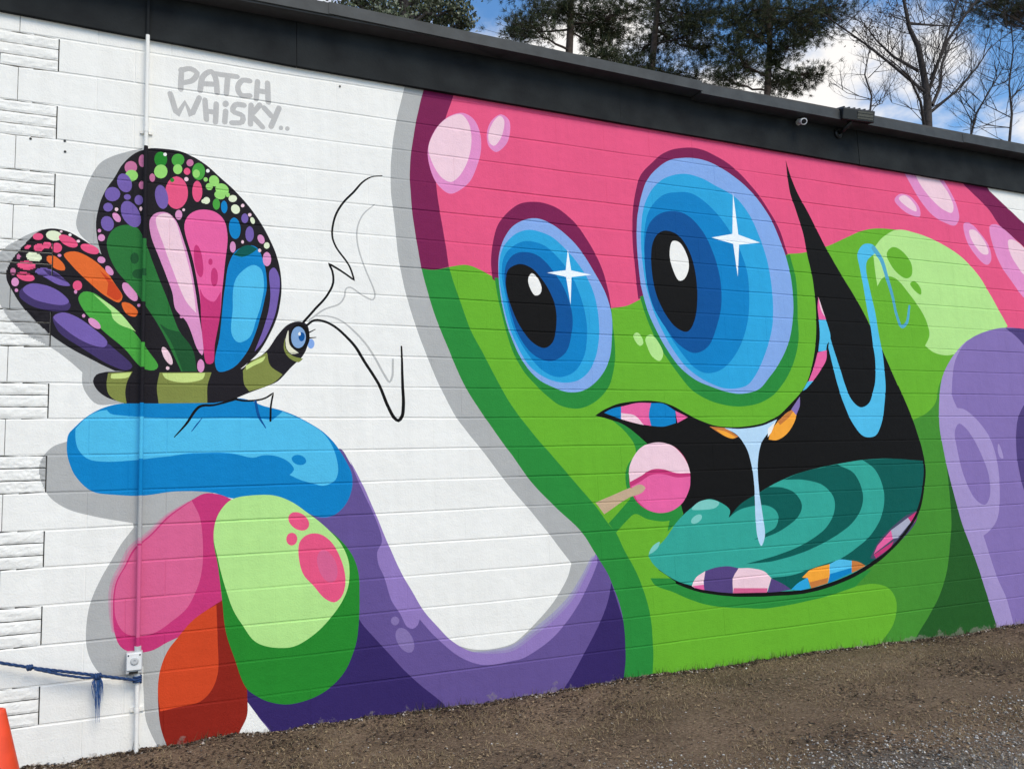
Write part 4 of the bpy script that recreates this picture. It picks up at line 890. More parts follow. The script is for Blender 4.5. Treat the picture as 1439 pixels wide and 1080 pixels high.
# weatherproof outlet box
bx = empty("outlet_box", (-0.072, 0, 0.417))
tag(bx, "small grey weatherproof outlet box on the conduit near the ground", "outlet box")
MB().box((-0.042, -0.062, 0.002), (0.042, 0.001, 0.118)).build("body", ZINC, bx, bevel=0.006)
cv = MB().box((-0.037, -0.069, 0.022), (0.037, -0.0615, 0.113)).build("cover", WHITE_PL, bx, bevel=0.003)
MB().lathe([(0.021, 0), (0.021, 0.005), (0.017, 0.008), (0.006, 0.008), (0.006, 0.004)], 18, Matrix.Translation((0.002, -0.0685, 0.072)) @ Matrix.Rotation(R(90), 4, 'X')).build("socket_lid", ZINC, cv)
for x in (-0.029, 0.029): MB().lathe([(0.004, 0), (0.004, 0.003)], 8, Matrix.Translation((x, -0.0685, 0.103)) @ Matrix.Rotation(R(90), 4, 'X')).build("screw", BLACKM, cv)
MB().box((-0.025, -0.068, 0.004), (0.02, -0.0618, 0.016)).build("drain_slot", BLACKM, bx)
for za, zb in ((-0.03, 0.004), (0.116, 0.145)):
    MB().tube([(0.017, CY, za), (0.017, CY, zb)], 0.018, 12).build("hub", ZINC, bx)

# ------------------------------------------------------------------ blue rope tied to the conduit
ROPE = simple("navy_rope", (30, 60, 104), 0.85, 0.4, 60, 0.6, 200)
ROPE2 = simple("frayed_rope", (46, 88, 146), 0.9, 0.4, 80, 0.0)
rope = empty("rope", (CX, CY, 0.37))
tag(rope, "dark blue rope knotted round the conduit with a frayed tassel", "rope")
def twist(name, pts, rad, mat=ROPE):
    """three-strand twisted rope through points"""
    pts = [Vector(p) for p in pts]; m = MB(); dens = []
    for a, b in zip(pts, pts[1:]):
        n = max(2, int((b - a).length / 0.008))
        dens += [a.lerp(b, k / n) for k in range(n)]
    dens.append(pts[-1])
    for s in range(3):
        q = []
        for k, p in enumerate(dens):
            t = (dens[min(k + 1, len(dens) - 1)] - dens[max(k - 1, 0)]).normalized()
            u = t.cross(Vector((0, 0, 1))); u = u.normalized() if u.length > 0.1 else Vector((1, 0, 0)); w = t.cross(u)
            an = k * 0.55 + s * 2.094
            q.append(p + (u * math.cos(an) + w * math.sin(an)) * rad * 0.5)
        m.tube(q, rad * 0.56, 6)
    return m.build(name, mat, rope, smooth=True)
def rp_(x, y, z): return (x - CX, y - CY, z - 0.37)
twist("main_line", [rp_(-0.058, -0.058, 0.383), rp_(-0.25, -0.060, 0.432), rp_(-0.574, -0.062, 0.513), rp_(-0.72, -0.06, 0.555), rp_(-1.0, -0.055, 0.632), rp_(-1.26, -0.03, 0.70)], 0.0085)
twist("doubled_line", [rp_(-0.55, -0.066, 0.502), rp_(-0.42, -0.070, 0.458), rp_(-0.31, -0.068, 0.428), rp_(-0.245, -0.066, 0.424)], 0.007)
for nm, c, r_ in (("knot", (-0.574, -0.064, 0.512), 0.017), ("knot", (-0.250, -0.064, 0.428), 0.019)):
    q = []
    for k in range(40):
        a = k / 39 * 2 * math.pi * 2.5
        q.append(rp_(c[0] + (k / 39 - 0.5) * r_ * 1.5, c[1] + math.cos(a) * r_ * 0.62, c[2] + math.sin(a) * r_ * 0.62))
    MB().tube(q, r_ * 0.42, 6).build(nm, ROPE, rope, smooth=True)
q = []
for k in range(60):
    a = k / 59 * 2 * math.pi * 3; q.append((math.cos(a) * (CR + 0.007), math.sin(a) * (CR + 0.007), -0.004 + k / 59 * 0.036))
MB().tube(q, 0.0065, 6).build("wrapping", ROPE, rope, smooth=True)
rg2 = random.Random(3); m = MB()
for k in range(46):
    x = -0.250 + rg2.uniform(-0.03, 0.03); L_ = rg2.uniform(0.05, 0.13) if abs(x + 0.25) > 0.014 else rg2.uniform(0.12, 0.25)
    y = -0.062 + rg2.uniform(-0.012, 0.012); x0 = -0.25 + (x + 0.25) * 0.45
    m.tube([rp_(x0, y, 0.425), rp_(x, y + rg2.uniform(-.008, .008), 0.425 - L_ * 0.4), rp_(-0.248 + (x + 0.25) * 0.8 + rg2.uniform(-.008, .008), y + rg2.uniform(-.01, .01), 0.425 - L_)], [0.0022, 0.0018, 0.0006], 4)
m.build("tassel", ROPE2, rope)
MB().tube([rp_(-1.26, 0.01, 0.70), rp_(-1.26, -0.045, 0.70), rp_(-1.26, -0.05, 0.73)], 0.006, 8).build("hook", ZINC, rope)

# ------------------------------------------------------------------ traffic cone
CONE_M = simple("cone_plastic", (236, 74, 34), 0.5, 0.12, 12, 0.08, 60)
cone = empty("traffic_cone", (-0.614, -0.766, 0.0))
tag(cone, "orange plastic traffic cone standing by the split-face end of the wall", "traffic cone")
MB().lathe([(0.13, 0.028), (0.125, 0.045), (0.034, 0.44), (0.03, 0.458), (0.022, 0.462), (0.02, 0.40), (0.06, 0.1)], 32).build("body", CONE_M, cone, smooth=True)
MB().box((-0.14, -0.14, 0.0), (0.14, 0.14, 0.03)).build("base", CONE_M, cone, bevel=0.012)

# ------------------------------------------------------------------ camera and floodlight on the fascia
cc_ = empty("security_camera", (5.02, -0.03, 4.33))
cc_.scale = (0.74, 0.74, 0.74)
tag(cc_, "small white bullet security camera on the black fascia", "security camera")
MB().lathe([(0.03, 0), (0.03, 0.012), (0.024, 0.02)], 18, Matrix.Translation((0.03, 0, 0.03)) @ Matrix.Rotation(R(90), 4, 'X')).build("base", WHITE_PL, cc_, smooth=False)
MB().tube([(0.03, -0.015, 0.03), (0.02, -0.05, 0.024), (0.002, -0.08, 0.014)], 0.011, 10).build("arm", WHITE_PL, cc_, smooth=True)
aim = Vector((-0.33, -0.85, -0.42)).normalized(); Mx = Matrix.Translation((0.0, -0.075, 0.012)) @ aim.to_track_quat('Z', 'Y').to_matrix().to_4x4()
body = MB().lathe([(0.02, -0.05), (0.032, -0.045), (0.034, 0.08), (0.037, 0.082), (0.037, 0.105), (0.031, 0.107), (0.028, 0.096)], 20, Mx).build("housing", WHITE_PL, cc_, smooth=False)
MB().lathe([(0.0275, 0.0962), (0.0275, 0.099), (0.012, 0.102)], 18, Mx).build("lens", LENS_M, body)

fl = empty("floodlight", (5.47, -0.03, 4.24))
fl.scale = (0.78, 0.8, 0.92)
tag(fl, "black box floodlight on an arm rising over the roof edge", "floodlight")
MB().lathe([(0.05, 0), (0.05, 0.018), (0.036, 0.03)], 20, Matrix.Translation((0.02, 0, 0.085)) @ Matrix.Rotation(R(90), 4, 'X')).build("base", BLACKM, fl)
MB().tube([(0.02, -0.02, 0.085), (0.02, -0.09, 0.09), (0.035, -0.16, 0.125), (0.06, -0.18, 0.17)], 0.02, 10).build("arm", BLACKM, fl, smooth=True)
rot = Matrix.Rotation(R(14), 3, 'X') @ Matrix.Rotation(R(-10), 3, 'Z'); og = Vector((0.11, -0.17, 0.205))
hd = MB().box((-0.09, -0.25, 0.15), (0.31, -0.09, 0.262), rot, og).build("housing", BLACKM, fl, bevel=0.01)
LAMP = simple("lamp_glass", (70, 68, 62), 0.25, 0.2, 40, 0.0)
MB().box((0.09, -0.2535, 0.172), (0.285, -0.2492, 0.242), rot, og).build("lens", LAMP, hd)
for z in (0.19, 0.222): MB().box((0.09, -0.2565, z), (0.285, -0.2533, z + 0.006), rot, og).build("lens_bar", BLACKM, hd)
for k in range(6): MB().box((-0.08 + k * 0.065, -0.24, 0.2615), (-0.065 + k * 0.065, -0.10, 0.272), rot, og).build("cooling_fin", BLACKM, hd)
# ------------------------------------------------------------------ ground litter
def island_mat(name, cols, rough=0.9):
    m, t, b = new_mat(name)
    g = t.nodes.new("ShaderNodeNewGeometry"); r = t.nodes.new("ShaderNodeValToRGB")
    t.links.new(g.outputs['Random Per Island'], r.inputs[0])
    e = r.color_ramp.elements; r.color_ramp.interpolation = 'CONSTANT'
    while len(e) > 1: e.remove(e[-1])
    e[0].position = 0; e[0].color = (*lin(cols[0]), 1)
    for k in range(1, len(cols)):
        q = e.new(k / len(cols)); q.color = (*lin(cols[k]), 1)
    t.links.new(r.outputs[0], b.inputs['Base Color']); b.inputs['Roughness'].default_value = rough
    b.inputs['Specular IOR Level'].default_value = 0.2
    return m
rs = np.random.RandomState(11)
def in_view(x, y):
    """keeps clutter to the ground in and a little around the picture"""
    return True
def scatter_points(n, x0, x1, y0, y1):
    return np.stack([rs.uniform(x0, x1, n), rs.uniform(y0, y1, n)], 1)
def fast_mesh(name, V, F, mat, parent=None):
    me = bpy.data.meshes.new(name)
    V = np.asarray(V, np.float32); F = np.asarray(F, np.int32)
    k = F.shape[1]
    me.vertices.add(len(V)); me.vertices.foreach_set("co", V.ravel())
    me.loops.add(F.size); me.loops.foreach_set("vertex_index", F.ravel())
    me.polygons.add(len(F)); me.polygons.foreach_set("loop_start", np.arange(0, F.size, k, dtype=np.int32))
    me.polygons.foreach_set("loop_total", np.full(len(F), k, np.int32))
    me.materials.append(mat); me.update(); me.validate()
    o = bpy.data.objects.new(name, me); COLL.objects.link(o); o.parent = parent
    return o
def gnd(P): return np.array([gz(x, y) for x, y in P])

def stones(name, P, smin, smax, mat, label):
    oc = np.array([(1, 0, 0), (-1, 0, 0), (0, 1, 0), (0, -1, 0), (0, 0, 1), (0, 0, -1)], float)
    of = np.array([(0, 2, 4), (2, 1, 4), (1, 3, 4), (3, 0, 4), (2, 0, 5), (1, 2, 5), (3, 1, 5), (0, 3, 5)])
    n = len(P); s = smin + (smax - smin) * rs.rand(n) ** 2.2
    V = oc[None] * (1 + rs.uniform(-.35, .35, (n, 6, 1))) + rs.uniform(-.25, .25, (n, 6, 3))
    a = rs.rand(n) * 6.28; c, sn = np.cos(a)[:, None], np.sin(a)[:, None]
    X = V[..., 0] * c - V[..., 1] * sn; Yy = V[..., 0] * sn + V[..., 1] * c
    V = np.stack([X, Yy, V[..., 2] * 0.62], 2) * s[:, None, None]
    V += np.stack([P[:, 0], P[:, 1], gnd(P) + s * 0.25], 1)[:, None, :]
    F = of[None] + 6 * np.arange(n)[:, None, None]
    return tag(fast_mesh(name, V.reshape(-1, 3), F.reshape(-1, 3), mat), label, name.replace('_', ' '), None, "stuff")

def nz2(P, s, o): return np.array([noise.noise(Vector((x * s, y * s, o))) for x, y in P])
GP = scatter_points(62000, 0.6, 9.0, -3.6, -0.9)
edge = -1.5 + 0.30 * nz2(GP, 1.1, 2.0) + 0.14 * nz2(GP, 4.0, 5.0)
keep = rs.rand(len(GP)) < np.clip((edge - GP[:, 1]) / 0.55, 0.0, 1)
GP = GP[keep]
stones("gravel", GP, 0.003, 0.0105, island_mat("gravel_stone", [(160, 157, 152), (120, 116, 110), (98, 93, 88), (186, 183, 178), (140, 134, 126), (84, 78, 72), (150, 142, 132), (112, 106, 98), (134, 128, 120), (150, 146, 140), (200, 198, 194)]), "grey crushed gravel spread over the dirt away from the wall")
PP_ = scatter_points(4500, -1.6, 9.5, -2.4, -0.005)
stones("pebbles", PP_, 0.002, 0.009, island_mat("pebble_stone", [(92, 80, 70), (120, 108, 96), (78, 68, 60), (140, 130, 120), (94, 84, 76), (104, 94, 84), (112, 100, 90), (186, 182, 176)]), "small pebbles scattered over the brown dirt")

def leaves(name, n, mat, label, smin, smax, patch=None):
    P = scatter_points(n, -1.6, 9.5, -2.6, -0.004)
    d = nz2(P, 1.6, 8.0)
    P = P[rs.rand(len(P)) < np.clip(0.55 + d * 1.3 + 0.5 * np.exp(P[:, 1] * 4), 0.12, 1)]
    if patch: P = P[rs.rand(len(P)) < np.clip((nz2(P, patch, 31.0) + 0.4 * nz2(P, patch * 3.3, 12.0)) * 2.2 + 0.85 * np.exp(P[:, 1] * 9), 0.0, 1)]
    n = len(P); s = rs.uniform(smin, smax, n); asp = rs.uniform(0.12, 0.75, n)
    a = rs.rand(n) * 6.28; u = np.stack([np.cos(a), np.sin(a), rs.uniform(-.35, .35, n)], 1); w = np.stack([-np.sin(a), np.cos(a), rs.uniform(-.3, .3, n)], 1)
    c = np.stack([P[:, 0], P[:, 1], gnd(P) + 0.003 + rs.rand(n) * 0.009], 1)
    lift = np.zeros((n, 3)); lift[:, 2] = s * rs.uniform(0, .35, n)
    V = np.stack([c - u * s[:, None], c - w * (s * asp)[:, None] + lift * .4, c + u * s[:, None] + lift, c + w * (s * asp)[:, None] + lift * .6], 1)
    V[:, :, 1] = np.minimum(V[:, :, 1], -0.002)
    F = np.arange(4 * n).reshape(n, 4)
    tag(fast_mesh(name, V.reshape(-1, 3), F, mat), label, name.replace('_', ' '), None, "stuff")
leaves("leaf_litter", 60000, island_mat("litter", [(114, 96, 76), (90, 74, 58), (134, 112, 88), (78, 62, 50), (148, 128, 100), (104, 86, 70), (120, 106, 90)]), "brown leaf and bark litter covering the dirt by the wall", 0.004, 0.013)
leaves("pale_chips", 420, island_mat("chips", [(186, 178, 166), (212, 208, 200), (160, 148, 130)]), "pale flecks of chipped paint and dry leaf on the dirt", 0.004, 0.011)

leaves("bark_mulch", 60000, island_mat("mulch", [(56, 45, 37), (44, 35, 29), (70, 56, 46), (82, 66, 54), (50, 41, 35)]), "dark bark mulch lying in patches on the dirt", 0.005, 0.017, 1.4)

def blades(name, P, hmin, hmax, mat, label, w=0.0016, lean=1.6):
    n = len(P); h = rs.uniform(hmin, hmax, n); a = rs.rand(n) * 6.28
    c = np.stack([P[:, 0], P[:, 1], gnd(P) - 0.003], 1)
    s = np.stack([np.cos(a), np.sin(a), np.zeros(n)], 1) * w
    b = a + 1.57; le = rs.uniform(.25, lean, n)
    t = c + np.stack([np.cos(b) * le * h, np.sin(b) * le * h, h], 1)
    t[:, 1] = np.minimum(t[:, 1], -0.003)
    V = np.stack([c - s, c + s, t], 1)
    tag(fast_mesh(name, V.reshape(-1, 3), np.arange(3 * n).reshape(n, 3), mat), label, "grass", None, "stuff")
P = scatter_points(150000, -1.6, 9.5, -2.6, -0.004)
d = nz2(P, 1.9, 21.0) + 0.5 * nz2(P, 6.0, 3.0)
P = P[rs.rand(len(P)) < np.clip(0.36 + d * 1.7, 0.02, 1.0)]
blades("dry_grass", P, 0.006, 0.028, island_mat("straw", [(142, 122, 92), (116, 97, 74), (166, 148, 114), (100, 84, 64), (128, 114, 86)]), "short dry straw-coloured grass lying over the dirt", lean=2.2)
W_ = []
for cx, n, sp_ in ((3.6, 90, .16), (4.45, 80, .12), (4.05, 60, .12), (1.75, 50, .1), (1.62, 40, .06), (4.7, 40, .2), (3.05, 30, .1), (6.2, 60, .3), (5.3, 40, .2), (0.35, 40, .2), (2.6, 40, .3), (7.2, 60, .4)):
    W_.append(np.stack([cx + rs.randn(n) * sp_, -np.abs(rs.randn(n) * 0.03) - 0.006], 1))
blades("wall_foot_weeds", np.concatenate(W_), 0.02, 0.075, island_mat("weed", [(66, 70, 42), (84, 74, 50), (52, 56, 36), (100, 86, 60)]), "thin dark weeds growing along the foot of the wall", 0.0022, 0.7)

# soil banked in crumbs against the wall foot
P = np.stack([rs.uniform(-1.3, 9.5, 5000), -np.abs(rs.randn(5000)) * 0.035 - 0.003], 1)
stones("soil_crumbs", P, 0.003, 0.014, island_mat("soil_crumb", [(62, 50, 42), (46, 37, 31), (84, 70, 60), (100, 88, 76), (54, 45, 38), (170, 160, 150)]), "dark soil crumbs banked along the foot of the wall")

# ------------------------------------------------------------------ trees behind the building
BARK = simple("pine_bark", (74, 62, 54), 0.95, 0.4, 9, 0.8, 25, lo=(44, 37, 33))
BARK2 = simple("bare_bark", (66, 60, 58), 0.95, 0.35, 9, 0.6, 30, lo=(42, 38, 38))
PINE = island_mat("pine_needles", [(48, 60, 36), (38, 48, 30), (62, 72, 46), (34, 42, 28), (74, 80, 54), (86, 84, 58)], 0.7)
LEAF = island_mat("grey_green_leaves", [(96, 106, 80), (116, 122, 100), (74, 86, 60), (136, 138, 120), (84, 90, 68)], 0.6)
DEADLEAF = island_mat("withered_leaves", [(70, 58, 50), (86, 72, 60), (58, 52, 46)], 0.8)
tr = random.Random(9)
def bend(a, b, sag, wig, n=5):
    a = Vector(a); b = Vector(b); o = []
    L = (b - a).length
    for k in range(n + 1):
        t = k / n; p = a.lerp(b, t); e = math.sin(math.pi * t)
        o.append(p + Vector((tr.uniform(-1, 1), tr.uniform(-1, 1), tr.uniform(-1, 1))) * wig * L * e + Vector((0, 0, -sag * L * e)))
    return o
def needles(c, d, n, ln_, wd, out):
    """one tuft: n needles fanned round direction d"""
    v = rs.randn(n, 3); v /= np.linalg.norm(v, axis=1)[:, None]
    v = v * 0.85 + np.array(d) * 0.8; v /= np.linalg.norm(v, axis=1)[:, None]
    s = np.cross(v, rs.randn(n, 3)); s /= np.maximum(np.linalg.norm(s, axis=1), 1e-6)[:, None]
    L = ln_ * rs.uniform(.6, 1.15, n)[:, None]
    b = np.array(c) + rs.randn(n, 3) * 0.03
    out.append(np.stack([b - s * wd, b + s * wd, b + v * L], 1))
def tri_obj(name, chunks, mat, parent):
    V = np.concatenate(chunks).reshape(-1, 3)
    return fast_mesh(name, V, np.arange(len(V)).reshape(-1, 3), mat, parent)
def shift(o, root):
    o.parent = root; o.matrix_parent_inverse = Matrix.Translation(-Vector(root.location))

PINES = [([(10.55,14,13.32), (10.65,14,14.3), (10.78,14,16.27)], [(9.02,13.27,13.46,0.5,0.28), (10.3,14.69,14.84,0.49,0.31), (9.25,14.53,14.01,0.26,0.17), (10.14,13.51,14.37,0.38,0.21), (11.1,13.99,14.27,0.32,0.39), (11.6,13.9,14.6,0.4,0.35), (11.62,14.3,13.96,0.37,0.27), (12.46,14.58,14.58,0.34,0.32), (11.2,13.19,12.91,0.31,0.17), (11.89,13.06,14.33,0.5,0.34), (10.35,14.67,15.93,1,0.45), (11.31,13.87,15.87,1.02,0.49), (11.03,14.52,17.11,0.82,0.69)], 'tall pine behind the roof with one bare straight trunk showing'),
 ([(14.6,16,14.25), (14.93,16,16.28), (15.32,16,18.62)], [(16.05,16.91,16.36,0.81,0.47), (15,16.9,15.83,0.54,0.31), (15.72,15.11,15.57,0.48,0.39), (15.4,15.17,16.15,0.71,0.45), (15.52,16.67,17.16,0.62,0.37), (17.17,16.47,15.95,0.36,0.26), (14.31,16.34,14.74,0.52,0.25), (14.75,15.62,14.21,0.58,0.24), (16.15,16.21,14.67,0.62,0.3), (13.56,16.21,14.62,0.32,0.22), (17.33,16.16,17.11,0.57,0.48), (15.05,15.32,17.38,1.2,0.55), (16.11,15.86,19.11,1.01,0.66)], 'dense dark pine between the other two pines behind the roof'),
 ([(17.49,14,13.17), (17.78,14,15), (17.78,14,17.91)], [(15.84,13.48,14.01,0.51,0.37), (16.73,14.09,14.03,0.53,0.29), (15.67,13.74,13.33,0.41,0.23), (17.22,14.21,15.25,0.61,0.44), (18.32,14.25,15.97,0.72,0.4), (16.47,13.13,15.32,0.66,0.33), (18.04,13.03,15.46,0.64,0.38), (20.58,14.67,16.53,0.69,0.37), (19.9,13.52,16.24,0.58,0.35), (18.07,13.47,14.65,0.39,0.29), (20.22,14.99,16.25,0.49,0.26), (17.97,13.94,13.7,0.4,0.24), (19.25,14.67,14.14,0.37,0.2), (17.75,13.95,14.26,0.29,0.24), (19.66,14.28,14.39,0.42,0.18), (15.92,13.3,14.96,0.41,0.37), (18.19,14.27,17.44,1.56,0.56), (20.22,14.74,18.44,1.11,0.54), (18.11,14.05,18.52,1.29,0.64)], 'open pine with drooping limbs beside the bare tree'),
 ([(33.38,13,15.96), (33.69,13,18.35), (33.98,13,21.08)], [(26.29,12.68,17.32,0.83,0.3), (27.37,12.52,17.5,0.82,0.33), (28.5,12.88,17.51,0.4,0.23), (29.86,12.59,18.17,1.42,0.58), (33.34,12.48,20.01,2.39,0.92), (35.44,12.88,18.33,1.65,0.63), (33.58,13.5,21.62,2.43,0.96)], 'pine reaching one thick dark limb over the far end of the roof')]
for spine, clumps, label in PINES:
    b = Vector(spine[0]); root = empty("pine_tree", (b.x, b.y, -0.05)); tag(root, label, "tree", "pines behind the building")
    top = Vector(spine[-1]); pts = [Vector((b.x + 0.1, b.y, -0.3)), Vector((b.x - 0.06, b.y, b.z * 0.5))] + [Vector(p) for p in spine] + [top + Vector((0.1, 0, 3.0))]
    rad = [0.30, 0.20] + [0.105] * 1 + [0.092] * (len(spine) - 2) + [0.07, 0.02]
    shift(MB().tube(pts, rad, 10).build("trunk", BARK, None, smooth=True), root)
    nd = []
    for (x, y, z, rx, rz) in clumps:
        br = MB()
        c = Vector((x, y, z)); zt = max(3.0, min(z - tr.uniform(-0.2, 0.5) * (abs(x - b.x) * 0.25), top.z + 2.5))
        # where the limb leaves the trunk
        zz = [p.z for p in pts]; ax = ip(zt, zz, [p.x for p in pts]); ay = ip(zt, zz, [p.y for p in pts])
        path = bend((ax, ay, zt), c, 0.05, 0.03, 6); L = (path[-1] - path[0]).length
        br.tube(path, [max(0.012, 0.018 + 0.011 * L * (1 - k / 6)) for k in range(7)], 5)
        nt_ = int(80 + 46 * rx * rz * 10)
        for k in range(min(nt_, 430)):
            u = rs.randn(3) * 0.72
            e = Vector((x + u[0] * rx, y + u[1] * rx * 0.9, z + u[2] * rz))
            s = path[3 + k % 4]
            if k % 3 == 0: br.tube(bend(s, e, 0.03, 0.06, 2), [0.010, 0.007, 0.004], 3, cap=False)
            dd = (e - c); dd = dd.normalized() + Vector((0, 0, 0.5)) if dd.length > 0 else Vector((0, 0, 1))
            needles(e, dd.normalized(), 22, 0.16, 0.0072, nd)
        shift(br.build("limb", BARK, None, smooth=True), root)
    shift(tri_obj("crown", nd, PINE, None), root)

spine, clumps = ([(5.52,13,12.15), (5.51,13,13.26), (5.6,13,14.03)], [(4.28,13.22,13.09,0.37,0.17), (4.94,13.44,13.21,0.46,0.26), (5.7,13.53,13.31,0.51,0.27), (6.54,13.8,13.59,0.43,0.32), (6.99,13.43,13.56,0.3,0.33), (6.33,13.76,13.22,0.56,0.16), (4.85,12.15,12.13,0.35,0.14), (5.35,12.94,13.56,0.77,0.47), (6.76,13.8,14.39,0.68,0.5), (4.38,13.27,13.64,0.6,0.37), (7.29,13.72,13.39,0.14,0.12)])
b = Vector(spine[0]); root = empty("leafy_tree", (b.x, b.y, -0.05)); tag(root, "grey-green leafy tree showing just above the roof edge", "tree")
pts = [Vector((b.x - 0.1, b.y, -0.3)), Vector((b.x, b.y, b.z * 0.55))] + [Vector(p) for p in spine]
shift(MB().tube(pts, [0.26, 0.19, 0.13, 0.09, 0.04], 10).build("trunk", BARK2, None, smooth=True), root)
lv = []
for (x, y, z, rx, rz) in clumps:
    br = MB()
    c = Vector((x, y, z)); zt = min(z, pts[-1].z) - tr.uniform(0.6, 1.6)
    zz = [p.z for p in pts]; a = Vector((ip(zt, zz, [p.x for p in pts]), ip(zt, zz, [p.y for p in pts]), zt))
    path = bend(a, c, 0.0, 0.05, 5); br.tube(path, [0.05, 0.042, 0.034, 0.026, 0.018, 0.01], 5)
    for k in range(int(min(120, 30 + 110 * rx * rz))):
        u = rs.randn(3) * 0.6
        e = Vector((x + u[0] * rx, y + u[1] * rx, z + u[2] * rz))
        if k % 3 == 0: br.tube(bend(path[2 + k % 4], e, 0, 0.08, 2), [0.009, 0.006, 0.003], 3, cap=False)
        n = 16; ctr = np.array(e) + rs.randn(n, 3) * 0.11
        s = rs.randn(n, 3); s /= np.linalg.norm(s, axis=1)[:, None]; t2 = np.cross(s, rs.randn(n, 3)); t2 /= np.linalg.norm(t2, axis=1)[:, None]
        lv.append(np.stack([ctr - s * 0.055, ctr + t2 * 0.03, ctr + s * 0.055], 1)); lv.append(np.stack([ctr - s * 0.055, ctr + s * 0.055, ctr - t2 * 0.03], 1))
    shift(br.build("limb", BARK2, None, smooth=True), root)
shift(tri_obj("crown", lv, LEAF, None), root)

def twigs(m, p, d, L, r, depth):
    """recursive bare branching"""
    n = 3; q = [Vector(p)]; dd = Vector(d).normalized()
    for k in range(n):
        dd = (dd + Vector((tr.uniform(-1, 1), tr.uniform(-1, 1), tr.uniform(-.6, .9))) * 0.17).normalized()
        q.append(q[-1] + dd * L / n)
    m.tube(q, [r, r * 0.8, r * 0.62, r * 0.4], 4 if depth < 2 else 3, cap=False)
    if depth <= 0: return
    for k in range(tr.choice((2, 3, 3))):
        i = tr.choice((1, 2, 3)); s = Vector((tr.uniform(-1, 1), tr.uniform(-1, 1), tr.uniform(-.2, 1))).normalized()
        nd_ = (dd + s * tr.uniform(0.6, 1.1)).normalized()
        twigs(m, q[i], nd_, L * tr.uniform(0.5, 0.78), r * 0.5, depth - 1)
def bare(name, limbs, rad, label, depth, step, leafy=None):
    b = Vector(limbs[0][0]); root = empty(name, (b.x, b.y, -0.05)); tag(root, label, "tree", "leafless trees behind the building")
    lo = [Vector((b.x + 0.1, b.y, -0.3)), Vector((b.x + 0.12, b.y, b.z * 0.5))] + [Vector(p) for p in limbs[0]]
    k = len(limbs[0]); shift(MB().tube(lo, [rad * 1.7, rad * 1.3] + [rad * (1 - 0.8 * i / (k - 1)) for i in range(k)], 10).build("trunk", BARK2, None, smooth=True), root)
    for li, lp in enumerate(limbs):
        m = MB()
        pp = [Vector(p) + Vector((0, (i * 0.35 * (1 if li % 2 else -1) if li else 0), 0)) for i, p in enumerate(lp)]
        if li: m.tube(pp, [max(0.01, rad * 0.42 * (1 - 0.8 * i / (len(pp) - 1))) for i in range(len(pp))], 6, cap=False)
        for a, c in zip(pp, pp[1:]):
            L = (c - a).length; n = max(1, int(L / step))
            for i in range(n):
                s = Vector((tr.uniform(-1, 1), tr.uniform(-1, 1), tr.uniform(-.1, .9))).normalized()
                dd = ((c - a).normalized() * 0.6 + s).normalized()
                twigs(m, a.lerp(c, (i + tr.random()) / n), dd, tr.uniform(0.6, 1.35), 0.017, depth)
        shift(m.build("limb", BARK2, None, smooth=True), root)
    if leafy:
        ch = []
        for (x, y, z, r_) in leafy:
            n = 260; ctr = np.array((x, y, z)) + rs.randn(n, 3) * r_; s = rs.randn(n, 3); s /= np.linalg.norm(s, axis=1)[:, None]; t2 = np.cross(s, rs.randn(n, 3)); t2 /= np.linalg.norm(t2, axis=1)[:, None]
            ch.append(np.stack([ctr - s * 0.05, ctr + t2 * 0.03, ctr + s * 0.05], 1))
        shift(tri_obj("withered_leaves", ch, DEADLEAF, None), root)
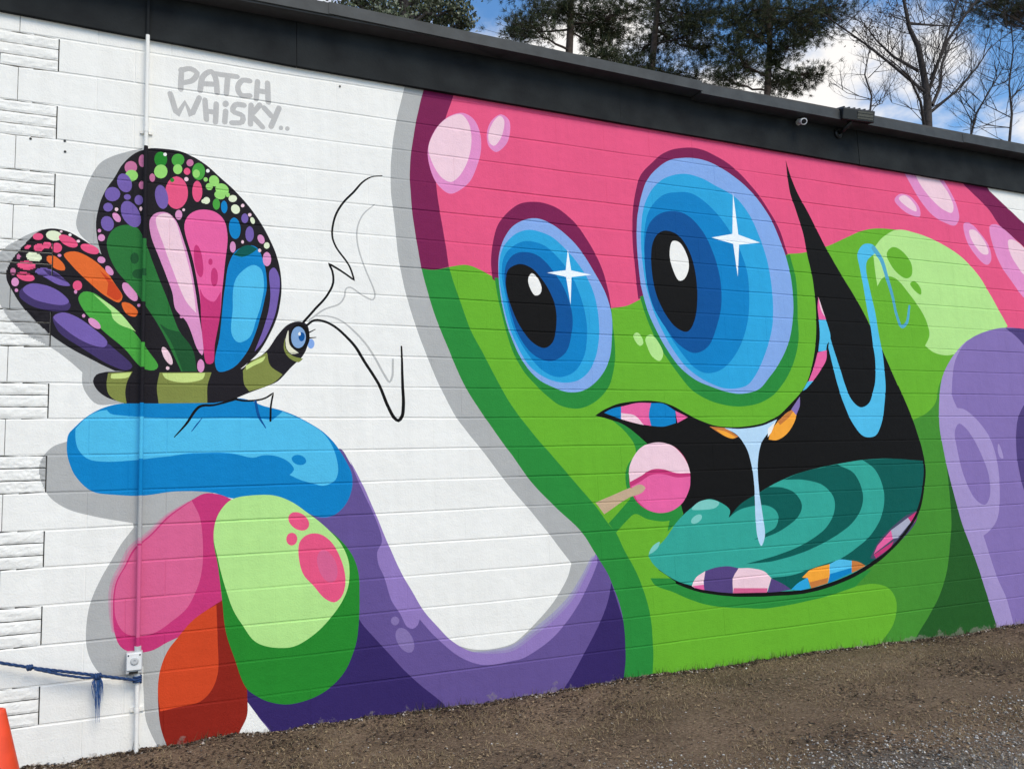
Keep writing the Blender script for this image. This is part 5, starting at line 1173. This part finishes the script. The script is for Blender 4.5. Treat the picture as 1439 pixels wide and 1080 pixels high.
bare("bare_tree", [[(21.92,12,11.78), (22.04,12,12.85), (22,12,13.66), (21.88,12,14.58), (21.58,12,15.12), (21.46,12,16.05), (21.37,12,17.23)], [(21.98,12,13.07), (20.96,12,14.06), (20.39,12,14.77), (19.55,12,15.53), (18.98,12,16.21)], [(22.18,12,13.22), (22.47,12,14.34), (22.67,12,15.34), (22.81,12,16.34), (22.89,12,17.34)], [(22.23,12,12.69), (23.15,12,13.62), (23.8,12,14.7), (24.79,12,15.75), (25.7,12,16.49)], [(22.29,12,13.55), (22.78,12,14.75), (23.47,12,15.74), (24.07,12,16.48), (24.71,12,17.37)], [(21.79,12,13.74), (21.17,12,14.29), (20.9,12,14.99), (20.68,12,15.88)], [(21.78,12,11.93), (21.29,12,12.5), (20.46,12,13.01), (19.38,12,13.14)], [(21.54,12,15.28), (22.33,12,15.61), (23.67,12,16.02), (25.5,12,16.55)], [(22.03,12,12.38), (22.92,12,13.1), (23.5,12,13.8), (23.83,12,14.46)]], 0.135, "leafless tree with a dark forked trunk rising over the roof", 3, 0.26, [(20.9, 12.2, 15.3, .35), (21.4, 12.0, 15.9, .4), (20.3, 12.4, 15.0, .25)])
bare("bare_sapling", [[(27.86,15,13.48), (28.43,15,14.69), (29.5,15,15.94), (30.39,15,16.97)], [(28.43,15,14.69), (28.04,15,15.62), (27.94,15,16.45)], [(29.5,15,15.94), (29.55,15,16.73), (29.13,15,17.09)], [(29.5,15,15.94), (30.85,15,16.52), (31.84,15,17.44)], [(28.21,15,14.23), (27.23,15,14.78), (26.7,15,14.98)]], 0.05, "thin leaning leafless sapling to the side of the bare forked tree", 3, 0.34)
bare("bare_sapling", [[(27.85,13.5,12.73), (28.21,13.5,13.98), (28.24,13.5,15.07), (28.71,13.5,16.52), (28.8,13.5,17.93)], [(28.11,13.5,13.83), (27.27,13.5,14.37), (27,13.5,14.99)], [(28.23,13.5,14.52), (29.38,13.5,15.67), (29.76,13.5,16.71)], [(28.08,13.5,13.43), (27.33,13.5,13.58), (26.5,13.5,13.41)]], 0.05, "slender upright leafless sapling under the thick pine limb", 3, 0.34)
bare("bare_sapling", [[(25.17,17,14.95), (25.39,17,15.85), (25.13,17,16.68), (25.52,17,17.77), (25.4,17,18.94)], [(25.37,17,15.7), (24.5,17,15.99), (24.2,17,16.52)], [(25.3,17,16.56), (26.15,17,17.44), (26.45,17,18.24)], [(25.3,17,15.4), (26.33,17,15.85), (26.99,17,16.55)]], 0.045, "leafless sapling between the open pine and the bare forked tree", 3, 0.34)
